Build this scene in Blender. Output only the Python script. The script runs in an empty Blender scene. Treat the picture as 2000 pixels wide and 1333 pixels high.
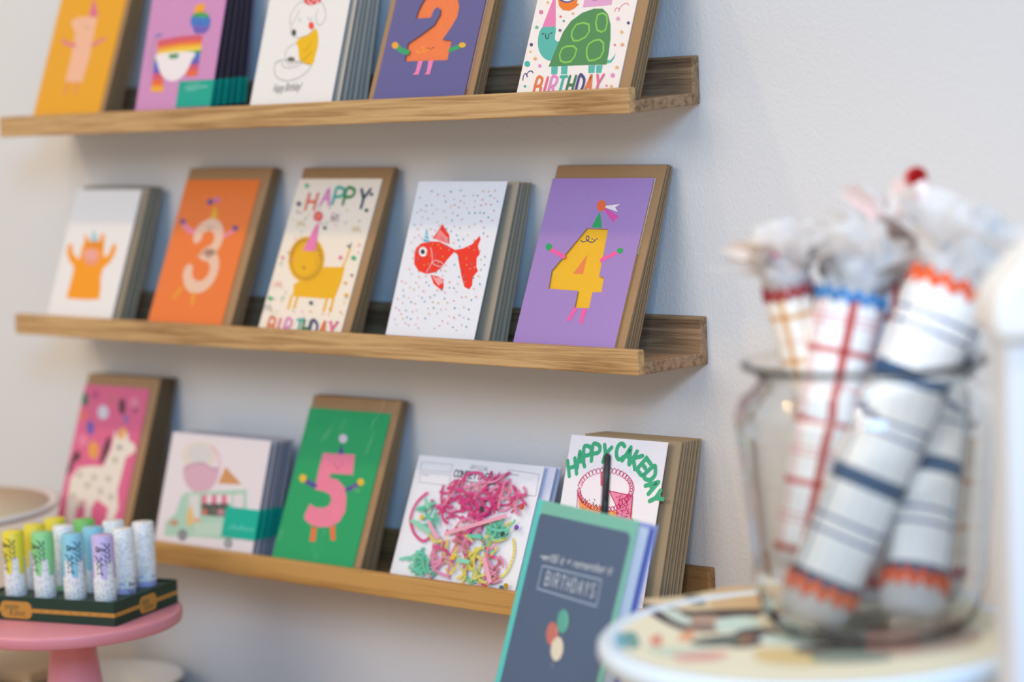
import bpy, bmesh, math, random
import numpy as np
from mathutils import Vector, Matrix
from math import sin, cos, radians, pi, asin, degrees, atan2

SC = bpy.context.scene
COL = SC.collection

# ------------------------------------------------------------------ camera
CAM = Vector((1.32164626, -1.71306481, 0.23022549))
CR = Vector((0.741858, 0.669205, -0.042563))
CU = Vector((-0.037991, 0.105317, 0.993713))
CF = Vector((-0.66948, 0.735577, -0.103554))
FPX = 85 / 36 * 2000
cd = bpy.data.cameras.new('camera'); cam = bpy.data.objects.new('camera', cd); COL.objects.link(cam)
cd.lens = 85; cd.sensor_width = 36; cd.clip_start = .05; cd.clip_end = 50
cam.matrix_world = Matrix(((CR.x, CU.x, -CF.x, CAM.x), (CR.y, CU.y, -CF.y, CAM.y), (CR.z, CU.z, -CF.z, CAM.z), (0, 0, 0, 1)))
cd.dof.use_dof = True; cd.dof.focus_distance = 2.17; cd.dof.aperture_fstop = 2.4
SC.camera = cam

# ------------------------------------------------------------------ light
SC.view_settings.view_transform = 'Standard'; SC.view_settings.look = 'None'
SC.view_settings.gamma = 1; SC.view_settings.exposure = -0.1
W = bpy.data.worlds.new('room_light'); SC.world = W; W.use_nodes = True
W.node_tree.nodes['Background'].inputs[0].default_value = (.94, .91, .87, 1)
W.node_tree.nodes['Background'].inputs[1].default_value = .62

def lamp(name, typ, loc, target, energy, color, size=.1, size_y=None, spot=None, blend=.6):
    l = bpy.data.lights.new(name, typ); o = bpy.data.objects.new(name, l); COL.objects.link(o)
    l.energy = energy; l.color = color
    if typ == 'AREA':
        l.size = size
        if size_y: l.shape = 'RECTANGLE'; l.size_y = size_y
    else: l.shadow_soft_size = size
    if spot: l.spot_size = radians(spot); l.spot_blend = blend
    o.location = loc
    d = Vector(target) - Vector(loc); o.rotation_euler = d.to_track_quat('-Z', 'Y').to_euler()
    return o
# two ceiling spots over the shop wall, warm white; the window on the right side of the shop, cool
lamp('ceiling_spot', 'SPOT', (-.50, -1.30, 2.65), (-.25, 0, .0), 33, (1, .68, .32), .035, spot=60, blend=.8)
lamp('ceiling_spot_2', 'SPOT', (-2.0, -1.35, 2.55), (-1.05, 0, 0), 68, (1, .68, .28), .05, spot=62, blend=.8)
lamp('cracker_fill_spot', 'SPOT', (1.0, -1.6, 2.3), (.40, -.42, .08), 60, (1, .96, .92), .06, spot=19, blend=.9)  # added fill from above to brighten the crackers, no actual ceiling fitting
lamp('jar_front_fill', 'SPOT', (1.55, -2.35, 1.0), (.46, -.42, .10), 64, (1, .84, .68), .08, spot=17, blend=1.0)  # added frontal fill aimed at jar and tissue, not a lamp in the shop
lamp('shop_window', 'AREA', (3.2, -3.3, 2.1), (0, 0, .2), 140, (.20, .55, 1.0), 1.3, 1.5)
lamp('front_fill', 'AREA', (-.6, -4.0, 1.9), (-.3, 0, 0), 56, (1, .88, .76), 2.4, 1.6)  # added broad fill from the camera side, stands for no particular source

# ------------------------------------------------------------------ materials
_M = {}
def hexc(h):
    h = h.lstrip('#'); c = [int(h[i:i + 2], 16) / 255 for i in (0, 2, 4)]
    return tuple((x / 12.92 if x <= .04045 else ((x + .055) / 1.055) ** 2.4) for x in c) + (1,)
def nt(m):
    m.use_nodes = True; return m.node_tree.nodes, m.node_tree.links, m.node_tree.nodes['Principled BSDF']
def paper(h, rough=.62, vary=.05, bump=.0, spec=.35, scale=260):
    """paper / plastic / paint: flat colour with a faint fibre variation"""
    k = ('p', h, rough, vary, bump, spec, scale)
    if k in _M: return _M[k]
    m = bpy.data.materials.new('paper_' + h.lstrip('#')); N, L, B = nt(m)
    c = hexc(h)
    tc = N.new('ShaderNodeTexCoord'); n = N.new('ShaderNodeTexNoise'); n.inputs['Scale'].default_value = scale; n.inputs['Detail'].default_value = 3
    L.new(tc.outputs['Object'], n.inputs['Vector'])
    mx = N.new('ShaderNodeMix'); mx.data_type = 'RGBA'
    mx.inputs['A'].default_value = tuple(x * (1 - vary) for x in c[:3]) + (1,); mx.inputs['B'].default_value = tuple(min(1, x * (1 + vary)) for x in c[:3]) + (1,)
    L.new(n.outputs['Fac'], mx.inputs['Factor']); L.new(mx.outputs['Result'], B.inputs['Base Color'])
    B.inputs['Roughness'].default_value = rough; B.inputs['Specular IOR Level'].default_value = spec
    if bump:
        b = N.new('ShaderNodeBump'); b.inputs['Strength'].default_value = bump; b.inputs['Distance'].default_value = .0006
        L.new(n.outputs['Fac'], b.inputs['Height']); L.new(b.outputs['Normal'], B.inputs['Normal'])
    _M[k] = m; return m
def wall_mat():
    m = bpy.data.materials.new('rolled_wall_paint'); N, L, B = nt(m)
    tc = N.new('ShaderNodeTexCoord'); a = N.new('ShaderNodeTexNoise'); a.inputs['Scale'].default_value = 300; a.inputs['Detail'].default_value = 4; a.inputs['Roughness'].default_value = .6
    mp = N.new('ShaderNodeMapping'); mp.inputs['Scale'].default_value = (1, 1, .7)
    L.new(tc.outputs['Object'], mp.inputs['Vector']); L.new(mp.outputs['Vector'], a.inputs['Vector'])
    b = N.new('ShaderNodeBump'); b.inputs['Strength'].default_value = .5; b.inputs['Distance'].default_value = .0013
    L.new(a.outputs['Fac'], b.inputs['Height']); L.new(b.outputs['Normal'], B.inputs['Normal'])
    B.inputs['Base Color'].default_value = (.735, .715, .70, 1); B.inputs['Roughness'].default_value = .55
    return m
def wood(name, light, dark, scale=1.0, rough=.5, axis='X', mottled=.5):
    m = bpy.data.materials.new(name); N, L, B = nt(m)
    tc = N.new('ShaderNodeTexCoord'); mp = N.new('ShaderNodeMapping')
    s = {'X': (3.5, 90, 90), 'Y': (90, 3.5, 90), 'Z': (90, 90, 3.5)}[axis]
    mp.inputs['Scale'].default_value = tuple(v * scale for v in s)
    L.new(tc.outputs['Object'], mp.inputs['Vector'])
    n1 = N.new('ShaderNodeTexNoise'); n1.inputs['Scale'].default_value = 1.2; n1.inputs['Detail'].default_value = 6; n1.inputs['Roughness'].default_value = .65; n1.inputs['Distortion'].default_value = .6
    L.new(mp.outputs['Vector'], n1.inputs['Vector'])
    mp2 = N.new('ShaderNodeMapping'); mp2.inputs['Scale'].default_value = tuple(v * scale * (5 if v > 10 else 2.2) for v in s); L.new(tc.outputs['Object'], mp2.inputs['Vector'])
    n2 = N.new('ShaderNodeTexNoise'); n2.inputs['Scale'].default_value = 1; n2.inputs['Detail'].default_value = 4; L.new(mp2.outputs['Vector'], n2.inputs['Vector'])
    mp3 = N.new('ShaderNodeMapping'); mp3.inputs['Scale'].default_value = (4, 12, 12); L.new(tc.outputs['Object'], mp3.inputs['Vector'])
    n3 = N.new('ShaderNodeTexNoise'); n3.inputs['Scale'].default_value = 1; n3.inputs['Detail'].default_value = 2; L.new(mp3.outputs['Vector'], n3.inputs['Vector'])
    add = N.new('ShaderNodeMath'); add.operation = 'MULTIPLY_ADD'; add.inputs[1].default_value = .45; L.new(n2.outputs['Fac'], add.inputs[0]); L.new(n1.outputs['Fac'], add.inputs[2])
    add2 = N.new('ShaderNodeMath'); add2.operation = 'MULTIPLY_ADD'; add2.inputs[1].default_value = mottled; L.new(n3.outputs['Fac'], add2.inputs[0]); L.new(add.outputs[0], add2.inputs[2])
    cr = N.new('ShaderNodeValToRGB'); cr.color_ramp.elements[0].position = .62 + .2 * mottled; cr.color_ramp.elements[1].position = .92 + .45 * mottled
    cr.color_ramp.elements[0].color = hexc(dark); cr.color_ramp.elements[1].color = hexc(light)
    L.new(add2.outputs[0], cr.inputs['Fac']); L.new(cr.outputs['Color'], B.inputs['Base Color'])
    bp = N.new('ShaderNodeBump'); bp.inputs['Strength'].default_value = .35; bp.inputs['Distance'].default_value = .0008
    L.new(add.outputs[0], bp.inputs['Height']); L.new(bp.outputs['Normal'], B.inputs['Normal'])
    B.inputs['Roughness'].default_value = rough; B.inputs['Specular IOR Level'].default_value = .3
    return m
def film_mat(wr=.25):
    if ('film', wr) in _M: return _M['film', wr]
    m = bpy.data.materials.new('clear_cellophane'); m.use_nodes = True; N, L = m.node_tree.nodes, m.node_tree.links
    N.remove(N['Principled BSDF']); out = N['Material Output']
    t = N.new('ShaderNodeBsdfTransparent'); t.inputs[0].default_value = (.985, .985, .985, 1)
    g = N.new('ShaderNodeBsdfGlossy'); g.inputs['Roughness'].default_value = .07
    tc = N.new('ShaderNodeTexCoord'); n = N.new('ShaderNodeTexNoise'); n.inputs['Scale'].default_value = 28; n.inputs['Detail'].default_value = 3; n.inputs['Distortion'].default_value = 1.2
    L.new(tc.outputs['Object'], n.inputs['Vector'])
    b = N.new('ShaderNodeBump'); b.inputs['Strength'].default_value = min(wr, 1); b.inputs['Distance'].default_value = .006 * max(1, wr)
    L.new(n.outputs['Fac'], b.inputs['Height']); L.new(b.outputs['Normal'], g.inputs['Normal'])
    lw = N.new('ShaderNodeLayerWeight'); pw = N.new('ShaderNodeMath'); pw.operation = 'POWER'; pw.inputs[1].default_value = 4; L.new(lw.outputs['Facing'], pw.inputs[0]); fr = N.new('ShaderNodeMath'); fr.operation = 'MULTIPLY_ADD'; fr.inputs[1].default_value = .6; fr.inputs[2].default_value = .012; L.new(pw.outputs[0], fr.inputs[0])
    mx = N.new('ShaderNodeMixShader'); L.new(fr.outputs[0], mx.inputs[0]); L.new(t.outputs[0], mx.inputs[1]); L.new(g.outputs[0], mx.inputs[2]); L.new(mx.outputs[0], out.inputs['Surface'])
    _M['film', wr] = m; return m
def glass_mat():
    m = bpy.data.materials.new('clear_glass'); N, L, B = nt(m)
    B.inputs['Base Color'].default_value = (.97, .985, .98, 1); B.inputs['Transmission Weight'].default_value = 1; B.inputs['Roughness'].default_value = .0; B.inputs['IOR'].default_value = 1.48
    n = N.new('ShaderNodeTexNoise'); n.inputs['Scale'].default_value = 9
    tc = N.new('ShaderNodeTexCoord'); L.new(tc.outputs['Object'], n.inputs['Vector'])
    b = N.new('ShaderNodeBump'); b.inputs['Strength'].default_value = .05; b.inputs['Distance'].default_value = .002; L.new(n.outputs['Fac'], b.inputs['Height']); L.new(b.outputs['Normal'], B.inputs['Normal'])
    return m
def enamel(h, rough=.3):
    return paper(h, rough=rough, vary=.02, spec=.5, scale=12)
def speckle_mat(base='#f2f0ee'):
    k = ('spk', base)
    if k in _M: return _M[k]
    m = bpy.data.materials.new('speckled_label'); N, L, B = nt(m)
    tc = N.new('ShaderNodeTexCoord'); v = N.new('ShaderNodeTexVoronoi'); v.inputs['Scale'].default_value = 520
    L.new(tc.outputs['Object'], v.inputs['Vector'])
    cmp = N.new('ShaderNodeMath'); cmp.operation = 'LESS_THAN'; cmp.inputs[1].default_value = .38; L.new(v.outputs['Distance'], cmp.inputs[0])
    h = N.new('ShaderNodeHueSaturation'); h.inputs['Saturation'].default_value = .95; h.inputs['Value'].default_value = .62; L.new(v.outputs['Color'], h.inputs['Color'])
    mx = N.new('ShaderNodeMix'); mx.data_type = 'RGBA'; mx.inputs['A'].default_value = hexc(base)
    sc = N.new('ShaderNodeMath'); sc.operation = 'MULTIPLY'; sc.inputs[1].default_value = .62; L.new(cmp.outputs[0], sc.inputs[0])
    L.new(sc.outputs[0], mx.inputs['Factor']); L.new(h.outputs['Color'], mx.inputs['B']); L.new(mx.outputs['Result'], B.inputs['Base Color'])
    B.inputs['Roughness'].default_value = .4
    _M[k] = m; return m
def plaid_mat(name, base, vbands, hbands, nu, nv):
    """vbands / hbands: (start, end, colour) in one repeat of u / v"""
    m = bpy.data.materials.new(name); N, L, B = nt(m)
    tc = N.new('ShaderNodeTexCoord'); sp = N.new('ShaderNodeSeparateXYZ'); L.new(tc.outputs['UV'], sp.inputs[0])
    prev = None
    rgb = N.new('ShaderNodeRGB'); rgb.outputs[0].default_value = hexc(base); prev = rgb.outputs[0]
    for out, bands, n in ((sp.outputs['X'], vbands, nu), (sp.outputs['Y'], hbands, nv)):
        mu = N.new('ShaderNodeMath'); mu.operation = 'MULTIPLY'; mu.inputs[1].default_value = n; L.new(out, mu.inputs[0])
        fr = N.new('ShaderNodeMath'); fr.operation = 'FRACT'; L.new(mu.outputs[0], fr.inputs[0])
        for a, b, c, al in bands:
            g = N.new('ShaderNodeMath'); g.operation = 'COMPARE'; g.inputs[1].default_value = (a + b) / 2; g.inputs[2].default_value = (b - a) / 2; L.new(fr.outputs[0], g.inputs[0])
            s = N.new('ShaderNodeMath'); s.operation = 'MULTIPLY'; s.inputs[1].default_value = al; L.new(g.outputs[0], s.inputs[0])
            mx = N.new('ShaderNodeMix'); mx.data_type = 'RGBA'; mx.blend_type = 'MULTIPLY'; mx.inputs['B'].default_value = hexc(c)
            L.new(s.outputs[0], mx.inputs['Factor']); L.new(prev, mx.inputs['A']); prev = mx.outputs['Result']
    L.new(prev, B.inputs['Base Color']); B.inputs['Roughness'].default_value = .6
    return m

KRAFT = '#a9835b'
# ------------------------------------------------------------------ mesh helpers
def link(name, me, parent=None, mats=()):
    o = bpy.data.objects.new(name, me); COL.objects.link(o)
    for m in mats: me.materials.append(m)
    if parent: o.parent = parent
    return o
def tag(o, label, cat, group=None, kind=None):
    o['label'] = label; o['category'] = cat
    if group: o['group'] = group
    if kind: o['kind'] = kind
    return o
def thing(name, label, cat, loc=(0, 0, 0), rot=None, group=None):
    o = bpy.data.objects.new(name, None); COL.objects.link(o); o.location = loc; o.empty_display_size = .02
    if rot is not None: o.rotation_mode = 'QUATERNION'; o.rotation_quaternion = rot
    return tag(o, label, cat, group)
class MB:
    def __init__(s): s.v = []; s.f = []; s.mi = []; s.uv = []; s.sm = []
    def add(s, vs, fs, mi=0, smooth=False, uvs=None):
        b = len(s.v); s.v += [tuple(v) for v in vs]
        for i, f in enumerate(fs):
            s.f.append([b + k for k in f]); s.mi.append(mi); s.sm.append(smooth); s.uv.append(uvs[i] if uvs else None)
    def box(s, lo, hi, mi=0):
        x0, y0, z0 = lo; x1, y1, z1 = hi
        v = [(x0, y0, z0), (x1, y0, z0), (x1, y1, z0), (x0, y1, z0), (x0, y0, z1), (x1, y0, z1), (x1, y1, z1), (x0, y1, z1)]
        s.add(v, [(0, 3, 2, 1), (4, 5, 6, 7), (0, 1, 5, 4), (1, 2, 6, 5), (2, 3, 7, 6), (3, 0, 4, 7)], mi)
    def lathe(s, prof, n=64, mi=0, smooth=True, c=(0, 0)):
        vs = []; fs = []; us = []
        m = len(prof)
        for i in range(n):
            a = 2 * pi * i / n
            for r, z in prof: vs.append((c[0] + r * cos(a), c[1] + r * sin(a), z))
        for i in range(n):
            j = (i + 1) % n
            for k in range(m - 1):
                fs.append((i * m + k, j * m + k, j * m + k + 1, i * m + k + 1))
                us.append([(i / n, k / (m - 1)), ((i + 1) / n, k / (m - 1)), ((i + 1) / n, (k + 1) / (m - 1)), (i / n, (k + 1) / (m - 1))])
        s.add(vs, fs, mi, smooth, us)
    def tube(s, pts, radii, n=24, mi=0, cap=True, vscale=None):
        """round tube through pts"""
        P = [Vector(p) for p in pts]; vs = []; fs = []; us = []
        L = [0]
        for a, b in zip(P, P[1:]): L.append(L[-1] + (b - a).length)
        for i, p in enumerate(P):
            d = (P[min(i + 1, len(P) - 1)] - P[max(i - 1, 0)]).normalized()
            x = d.cross(Vector((0, 1, 0)) if abs(d.y) < .8 else Vector((1, 0, 0))).normalized(); y = d.cross(x)
            for k in range(n):
                a = 2 * pi * k / n; vs.append(p + radii[i] * (x * cos(a) + y * sin(a)))
        T = vscale or L[-1]
        for i in range(len(P) - 1):
            for k in range(n):
                k2 = (k + 1) % n
                fs.append((i * n + k, i * n + k2, (i + 1) * n + k2, (i + 1) * n + k))
                us.append([(k / n, L[i] / T), ((k + 1) / n, L[i] / T), ((k + 1) / n, L[i + 1] / T), (k / n, L[i + 1] / T)])
        if cap:
            fs.append(tuple(range(n))); us.append([(0, 0)] * n)
            fs.append(tuple((len(P) - 1) * n + k for k in range(n - 1, -1, -1))); us.append([(0, 0)] * n)
        s.add(vs, fs, mi, True, us)
    def build(s, name, mats, parent=None, bevel=0, fix=True):
        me = bpy.data.meshes.new(name); me.from_pydata(s.v, [], s.f)
        uvl = me.uv_layers.new(name='UVMap')
        li = 0
        for p, mi, u, sm in zip(me.polygons, s.mi, s.uv, s.sm):
            p.material_index = mi; p.use_smooth = sm
            if u:
                for k in range(len(u)): uvl.data[p.loop_start + k].uv = u[k]
        if fix:
            bm = bmesh.new(); bm.from_mesh(me); bmesh.ops.recalc_face_normals(bm, faces=bm.faces[:]); bm.to_mesh(me); bm.free()
        if not isinstance(mats, (list, tuple)): mats = [mats]
        o = link(name, me, parent, mats)
        if bevel:
            b = o.modifiers.new('edge', 'BEVEL'); b.width = bevel; b.segments = 2; b.limit_method = 'ANGLE'; b.angle_limit = radians(40)
        return o
def smooth_closed(pts, n=6):
    P = [Vector((p[0], p[1])) for p in pts]; out = []; m = len(P)
    for i in range(m):
        p0, p1, p2, p3 = P[i - 1], P[i], P[(i + 1) % m], P[(i + 2) % m]
        for k in range(n):
            t = k / n; out.append(tuple(.5 * ((2 * p1) + (-p0 + p2) * t + (2 * p0 - 5 * p1 + 4 * p2 - p3) * t * t + (-p0 + 3 * p1 - 3 * p2 + p3) * t ** 3)))
    return out
def smooth_open(pts, n=6):
    P = [Vector((p[0], p[1])) for p in pts]; P = [2 * P[0] - P[1]] + P + [2 * P[-1] - P[-2]]; out = []
    for i in range(1, len(P) - 2):
        p0, p1, p2, p3 = P[i - 1], P[i], P[i + 1], P[i + 2]
        for k in range(n):
            t = k / n; out.append(tuple(.5 * ((2 * p1) + (-p0 + p2) * t + (2 * p0 - 5 * p1 + 4 * p2 - p3) * t * t + (-p0 + 3 * p1 - 3 * p2 + p3) * t ** 3)))
    out.append(tuple(P[-2])); return out

FONT = {
 'A': [[(0, 0), (.3, 1), (.6, 0)], [(.12, .38), (.5, .38)]],
 'B': [[(0, 0), (0, 1), (.4, 1), (.52, .86), (.5, .62), (.35, .54), (0, .53)], [(.35, .54), (.58, .42), (.58, .14), (.42, 0), (0, 0)]],
 'C': [[(.6, .85), (.42, 1), (.18, .97), (.02, .7), (.02, .3), (.18, .03), (.42, 0), (.6, .15)]],
 'D': [[(0, 0), (0, 1), (.3, .97), (.58, .72), (.58, .28), (.3, .03), (0, 0)]],
 'E': [[(.55, 1), (0, 1), (0, 0), (.55, 0)], [(0, .52), (.45, .52)]],
 'F': [[(.55, 1), (0, 1), (0, 0)], [(0, .52), (.45, .52)]],
 'G': [[(.58, .85), (.4, 1), (.16, .96), (.02, .7), (.02, .3), (.18, .02), (.42, 0), (.58, .15), (.58, .45), (.35, .45)]],
 'H': [[(0, 0), (0, 1)], [(.58, 0), (.58, 1)], [(0, .5), (.58, .5)]],
 'I': [[(.15, 0), (.15, 1)]],
 'K': [[(0, 0), (0, 1)], [(.55, 1), (.02, .48), (.58, 0)]],
 'L': [[(0, 1), (0, 0), (.5, 0)]],
 'M': [[(0, 0), (.05, 1), (.35, .35), (.65, 1), (.7, 0)]],
 'N': [[(0, 0), (0, 1), (.58, 0), (.58, 1)]],
 'O': [[(.3, 1), (.06, .82), (.02, .5), (.08, .15), (.3, 0), (.52, .15), (.6, .5), (.54, .82), (.3, 1)]],
 'P': [[(0, 0), (0, 1), (.4, 1), (.56, .84), (.55, .6), (.38, .48), (0, .46)]],
 'R': [[(0, 0), (0, 1), (.4, 1), (.55, .84), (.52, .62), (.35, .5), (0, .48)], [(.28, .48), (.58, 0)]],
 'S': [[(.55, .86), (.36, 1), (.1, .95), (.05, .7), (.3, .52), (.55, .33), (.5, .06), (.25, 0), (.02, .14)]],
 'T': [[(0, 1), (.6, 1)], [(.3, 1), (.3, 0)]],
 'Y': [[(0, 1), (.3, .5), (.6, 1)], [(.3, .5), (.3, 0)]],
}
class Art:
    """flat printed shapes on a plane (origin, ex, ey, normal): each colour a material, each shape a hair higher.
    P() turns a point seen in the photograph into card coordinates once, where the print lies."""
    def __init__(s, o, ex, ey, n, tr=None):
        s.o, s.ex, s.ey, s.n = Vector(o), Vector(ex), Vector(ey), Vector(n); s.tr = tr
        s.polys = []; s.lift = .00006
    def P(s, p):
        if s.tr: p = (s.tr[0] + p[0] / s.tr[2], s.tr[1] + p[1] / s.tr[2])
        d = CF + CR * ((p[0] - 1000) / FPX) + CU * ((666.5 - p[1]) / FPX)
        t = (s.o - CAM).dot(s.n) / d.dot(s.n); h = CAM + d * t - s.o
        return (h.dot(s.ex), h.dot(s.ey))
    def uvpoly(s, pts, color): s.polys.append((pts, color, s.next()))
    def poly(s, pts, color, smooth=0):
        if smooth: pts = smooth_closed(pts, smooth)
        s.uvpoly([s.P(p) for p in pts], color)
    def uvdisc(s, c, rx, ry, color, n=20, rot=0):
        s.uvpoly([(c[0] + rx * cos(a) * cos(rot) - ry * sin(a) * sin(rot), c[1] + rx * cos(a) * sin(rot) + ry * sin(a) * cos(rot)) for a in [2 * pi * k / n for k in range(n)]], color)
    def ell(s, c, rx, ry, color, n=24, rot=0):
        s.poly([(c[0] + rx * cos(a) * cos(rot) - ry * sin(a) * sin(rot), c[1] + rx * cos(a) * sin(rot) + ry * sin(a) * cos(rot)) for a in [2 * pi * k / n for k in range(n)]], color)
    def uvstroke(s, pts, w, color, cap=True):
        P = [Vector(p) for p in pts]; P = [p for i, p in enumerate(P) if i == 0 or (p - P[i - 1]).length > 1e-7]
        if len(P) < 2: return
        closed = (P[0] - P[-1]).length < 1e-6 and len(P) > 3
        if closed: P = P[:-1]
        n_ = len(P); D = [(P[(i + 1) % n_] - P[i]).normalized() for i in range(n_)]
        if not closed: D[-1] = D[-2] if n_ > 1 else D[-1]
        lv = s.next(); Lf, Rt = [], []; runs = []
        for i in range(n_):
            d0 = D[i - 1] if (closed or i > 0) else D[0]; d1 = D[i] if (closed or i < n_ - 1) else d0
            n0, n1 = Vector((-d0.y, d0.x)), Vector((-d1.y, d1.x)); m = n0 + n1
            if m.length < .75:      # sharp turn: break the ribbon and round it off
                Lf.append((P[i] + n0 * w / 2, P[i] + n1 * w / 2)); Rt.append((P[i] - n0 * w / 2, P[i] - n1 * w / 2)); runs.append(i)
            else:
                m.normalize(); k = w / 2 / max(.5, m.dot(n1)); Lf.append((P[i] + m * k,) * 2); Rt.append((P[i] - m * k,) * 2)
        for i in range(n_ if closed else n_ - 1):
            j = (i + 1) % n_; s.polys.append(([Lf[i][1], Rt[i][1], Rt[j][0], Lf[j][0]], color, lv))
            if i in runs: lv = s.next()
        if cap and w > .0009:
            for i in ([] if closed else [0, n_ - 1]) + runs:
                l2 = s.next(); p = P[i]; s.polys.append(([(p.x + w / 2 * cos(a), p.y + w / 2 * sin(a)) for a in [2 * pi * k / 14 for k in range(14)]], color, l2))
    def next(s):
        s.lift += .000006; return s.lift
    def stroke(s, pts, w, color, smooth=0):
        """w in picture px of the crop"""
        if smooth: pts = smooth_open(pts, smooth)
        sc = (s.tr[2] if s.tr else 1)
        s.uvstroke([s.P(p) for p in pts], w / sc * .00046, color)
    def letter(s, ch, o, w, h, color, sw, slant=0, rot=0):
        """block letter with lower left corner o (plane metres)"""
        for st in FONT[ch]:
            q = smooth_open(st, 4) if len(st) > 4 else st
            pts = []
            for x, y in q:
                X = x / .6 * w + y * slant * h; Y = y * h
                pts.append((o[0] + X * cos(rot) - Y * sin(rot), o[1] + X * sin(rot) + Y * cos(rot)))
            s.uvstroke(pts, sw, color)
    def word(s, txt, o, w, h, color, sw, gap=.35, slant=0, rot=0):
        x = 0
        for i, ch in enumerate(txt):
            c = color[i % len(color)] if isinstance(color, list) else color
            if ch != ' ': s.letter(ch, (o[0] + x * cos(rot), o[1] + x * sin(rot)), w * (.45 if ch == 'I' else 1), h, c, sw, slant, rot)
            x += w * ((.3 if ch == 'I' else 1) + gap) if ch != ' ' else w * .7
    def font(s, txt, o, size, color, slant=0, rot=0, squeeze=1):
        cu = bpy.data.curves.new('t', 'FONT'); cu.body = txt; cu.size = size; cu.shear = slant; cu.resolution_u = 3
        ob = bpy.data.objects.new('t', cu); me = ob.to_mesh()
        lv = s.next()
        for p in me.polygons:
            pts = []
            for vi in p.vertices:
                v = me.vertices[vi].co; X = v.x * squeeze; Y = v.y
                pts.append((o[0] + X * cos(rot) - Y * sin(rot), o[1] + X * sin(rot) + Y * cos(rot)))
            s.polys.append((pts, color, lv))
        ob.to_mesh_clear(); bpy.data.objects.remove(ob); bpy.data.curves.remove(cu)
    def build(s, name, parent, clip=None, local=True, mat=None, map3=None):
        """local: x=ex, y=normal back (-n), z=ey, as children of a frame empty"""
        cols = []; V = []; F = []; MI = []
        lift = .00004
        for pts, c, lv in s.polys:
            pts = [(p[0], p[1]) for p in pts]
            if clip:
                pts = clip_rect(pts, clip)
                if len(pts) < 3: continue
            ar = sum(pts[i - 1][0] * pts[i][1] - pts[i][0] * pts[i - 1][1] for i in range(len(pts)))
            if abs(ar) < 1e-11: continue
            if ar < 0: pts = pts[::-1]
            if c not in cols: cols.append(c)
            b = len(V)
            for x, y in pts: V.append(map3(x, y, lv) if map3 else (x, -lv, y))
            F.append(list(range(b, b + len(pts)))); MI.append(cols.index(c))
        me = bpy.data.meshes.new(name); me.from_pydata(V, [], F)
        for p, mi in zip(me.polygons, MI): p.material_index = mi
        bm = bmesh.new(); bm.from_mesh(me); bmesh.ops.triangulate(bm, faces=[f for f in bm.faces if len(f.verts) > 4], ngon_method='EAR_CLIP'); bm.to_mesh(me); bm.free()
        return link(name, me, parent, [(mat(c) if mat else paper(c, .55)) for c in cols])
def clip_rect(pts, r):
    x0, y0, x1, y1 = r
    for ax, lim, sg in ((0, x0, 1), (0, x1, -1), (1, y0, 1), (1, y1, -1)):
        out = []
        for i in range(len(pts)):
            a, b = pts[i - 1], pts[i]; ia = (a[ax] - lim) * sg >= 0; ib = (b[ax] - lim) * sg >= 0
            if ia != ib:
                t = (lim - a[ax]) / (b[ax] - a[ax]); out.append((a[0] + (b[0] - a[0]) * t, a[1] + (b[1] - a[1]) * t))
            if ib: out.append(b)
        pts = out
        if not pts: return []
    return pts

# ------------------------------------------------------------------ wall and table
mb = MB(); mb.box((-3.2, 0, -1.3), (3.0, .12, 2.0)); wl = mb.build('wall_back', wall_mat()); wl['kind'] = 'structure'
TABZ = -.42
mb = MB(); mb.box((-1.7, -1.05, TABZ - .035), (1.2, -.004, TABZ))
tb = thing('display_table', 'long pale wooden display table below the card shelves', 'table', (0, 0, 0))
mb.build('table_top', wood('pale_oak', '#c9a87e', '#94714a', 1.0, .45), tb, bevel=.003)
for lx, ly in ((-1.6, -.95), (-1.6, -.1), (1.1, -.95), (1.1, -.1)):
    mb = MB(); mb.box((lx - .03, ly - .03, -1.29), (lx + .03, ly + .03, TABZ - .035)); mb.build('leg', wood('pale_oak_leg', '#c9a87e', '#94714a', 1.0, .45, 'Z'), tb, bevel=.003)

# ------------------------------------------------------------------ shelves
TL_, HL, HB, TB, BT, DEP = .0094, .0222, .0432, .0107, .0102, .100
SH = {1: (.00085, .2299, .00446, .0511, .900), 2: (0, 0, -.00518, -.0076, .8938), 3: (-.00055, -.22976, .00278, .0128, .8938)}
def zline(s, x, y):
    X0, Z0, A, B, L = SH[s]; return Z0 + A * (x - X0) + B * (y + DEP / 2)
def base_z(s, x, y): return zline(s, x, y) - HL + TB
def shelf(s, label, lip_m, in_m):
    X0, Z0, A, B, L = SH[s]
    t = thing('picture_ledge_shelf', label, 'shelf', (X0, 0, zline(s, X0, 0)), group='wooden picture ledges')
    def piece(name, y0, y1, z0, z1, m):
        mb = MB(); n = 1
        vs = []
        for x in (-L, 0):
            for y in (y0, y1):
                for z in (z0, z1): vs.append((x, y, z + A * x + B * y))
        mb.add(vs, [(0, 1, 3, 2), (4, 6, 7, 5), (0, 4, 5, 1), (2, 3, 7, 6), (0, 2, 6, 4), (1, 5, 7, 3)])
        return mb.build(name, m, t, bevel=.0012)
    piece('front_lip', -DEP, -DEP + TL_, -HL, 0, lip_m)
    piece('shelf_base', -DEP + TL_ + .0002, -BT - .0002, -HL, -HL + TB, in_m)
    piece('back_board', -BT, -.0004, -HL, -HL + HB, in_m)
    return t
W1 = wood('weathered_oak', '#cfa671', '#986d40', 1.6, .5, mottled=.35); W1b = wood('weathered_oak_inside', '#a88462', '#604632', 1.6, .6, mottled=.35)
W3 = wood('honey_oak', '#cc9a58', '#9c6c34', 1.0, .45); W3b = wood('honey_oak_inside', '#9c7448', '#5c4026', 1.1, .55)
s1 = shelf(1, 'top wooden picture ledge, holding the number 1 and number 2 cards', W1, W1b)
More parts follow.
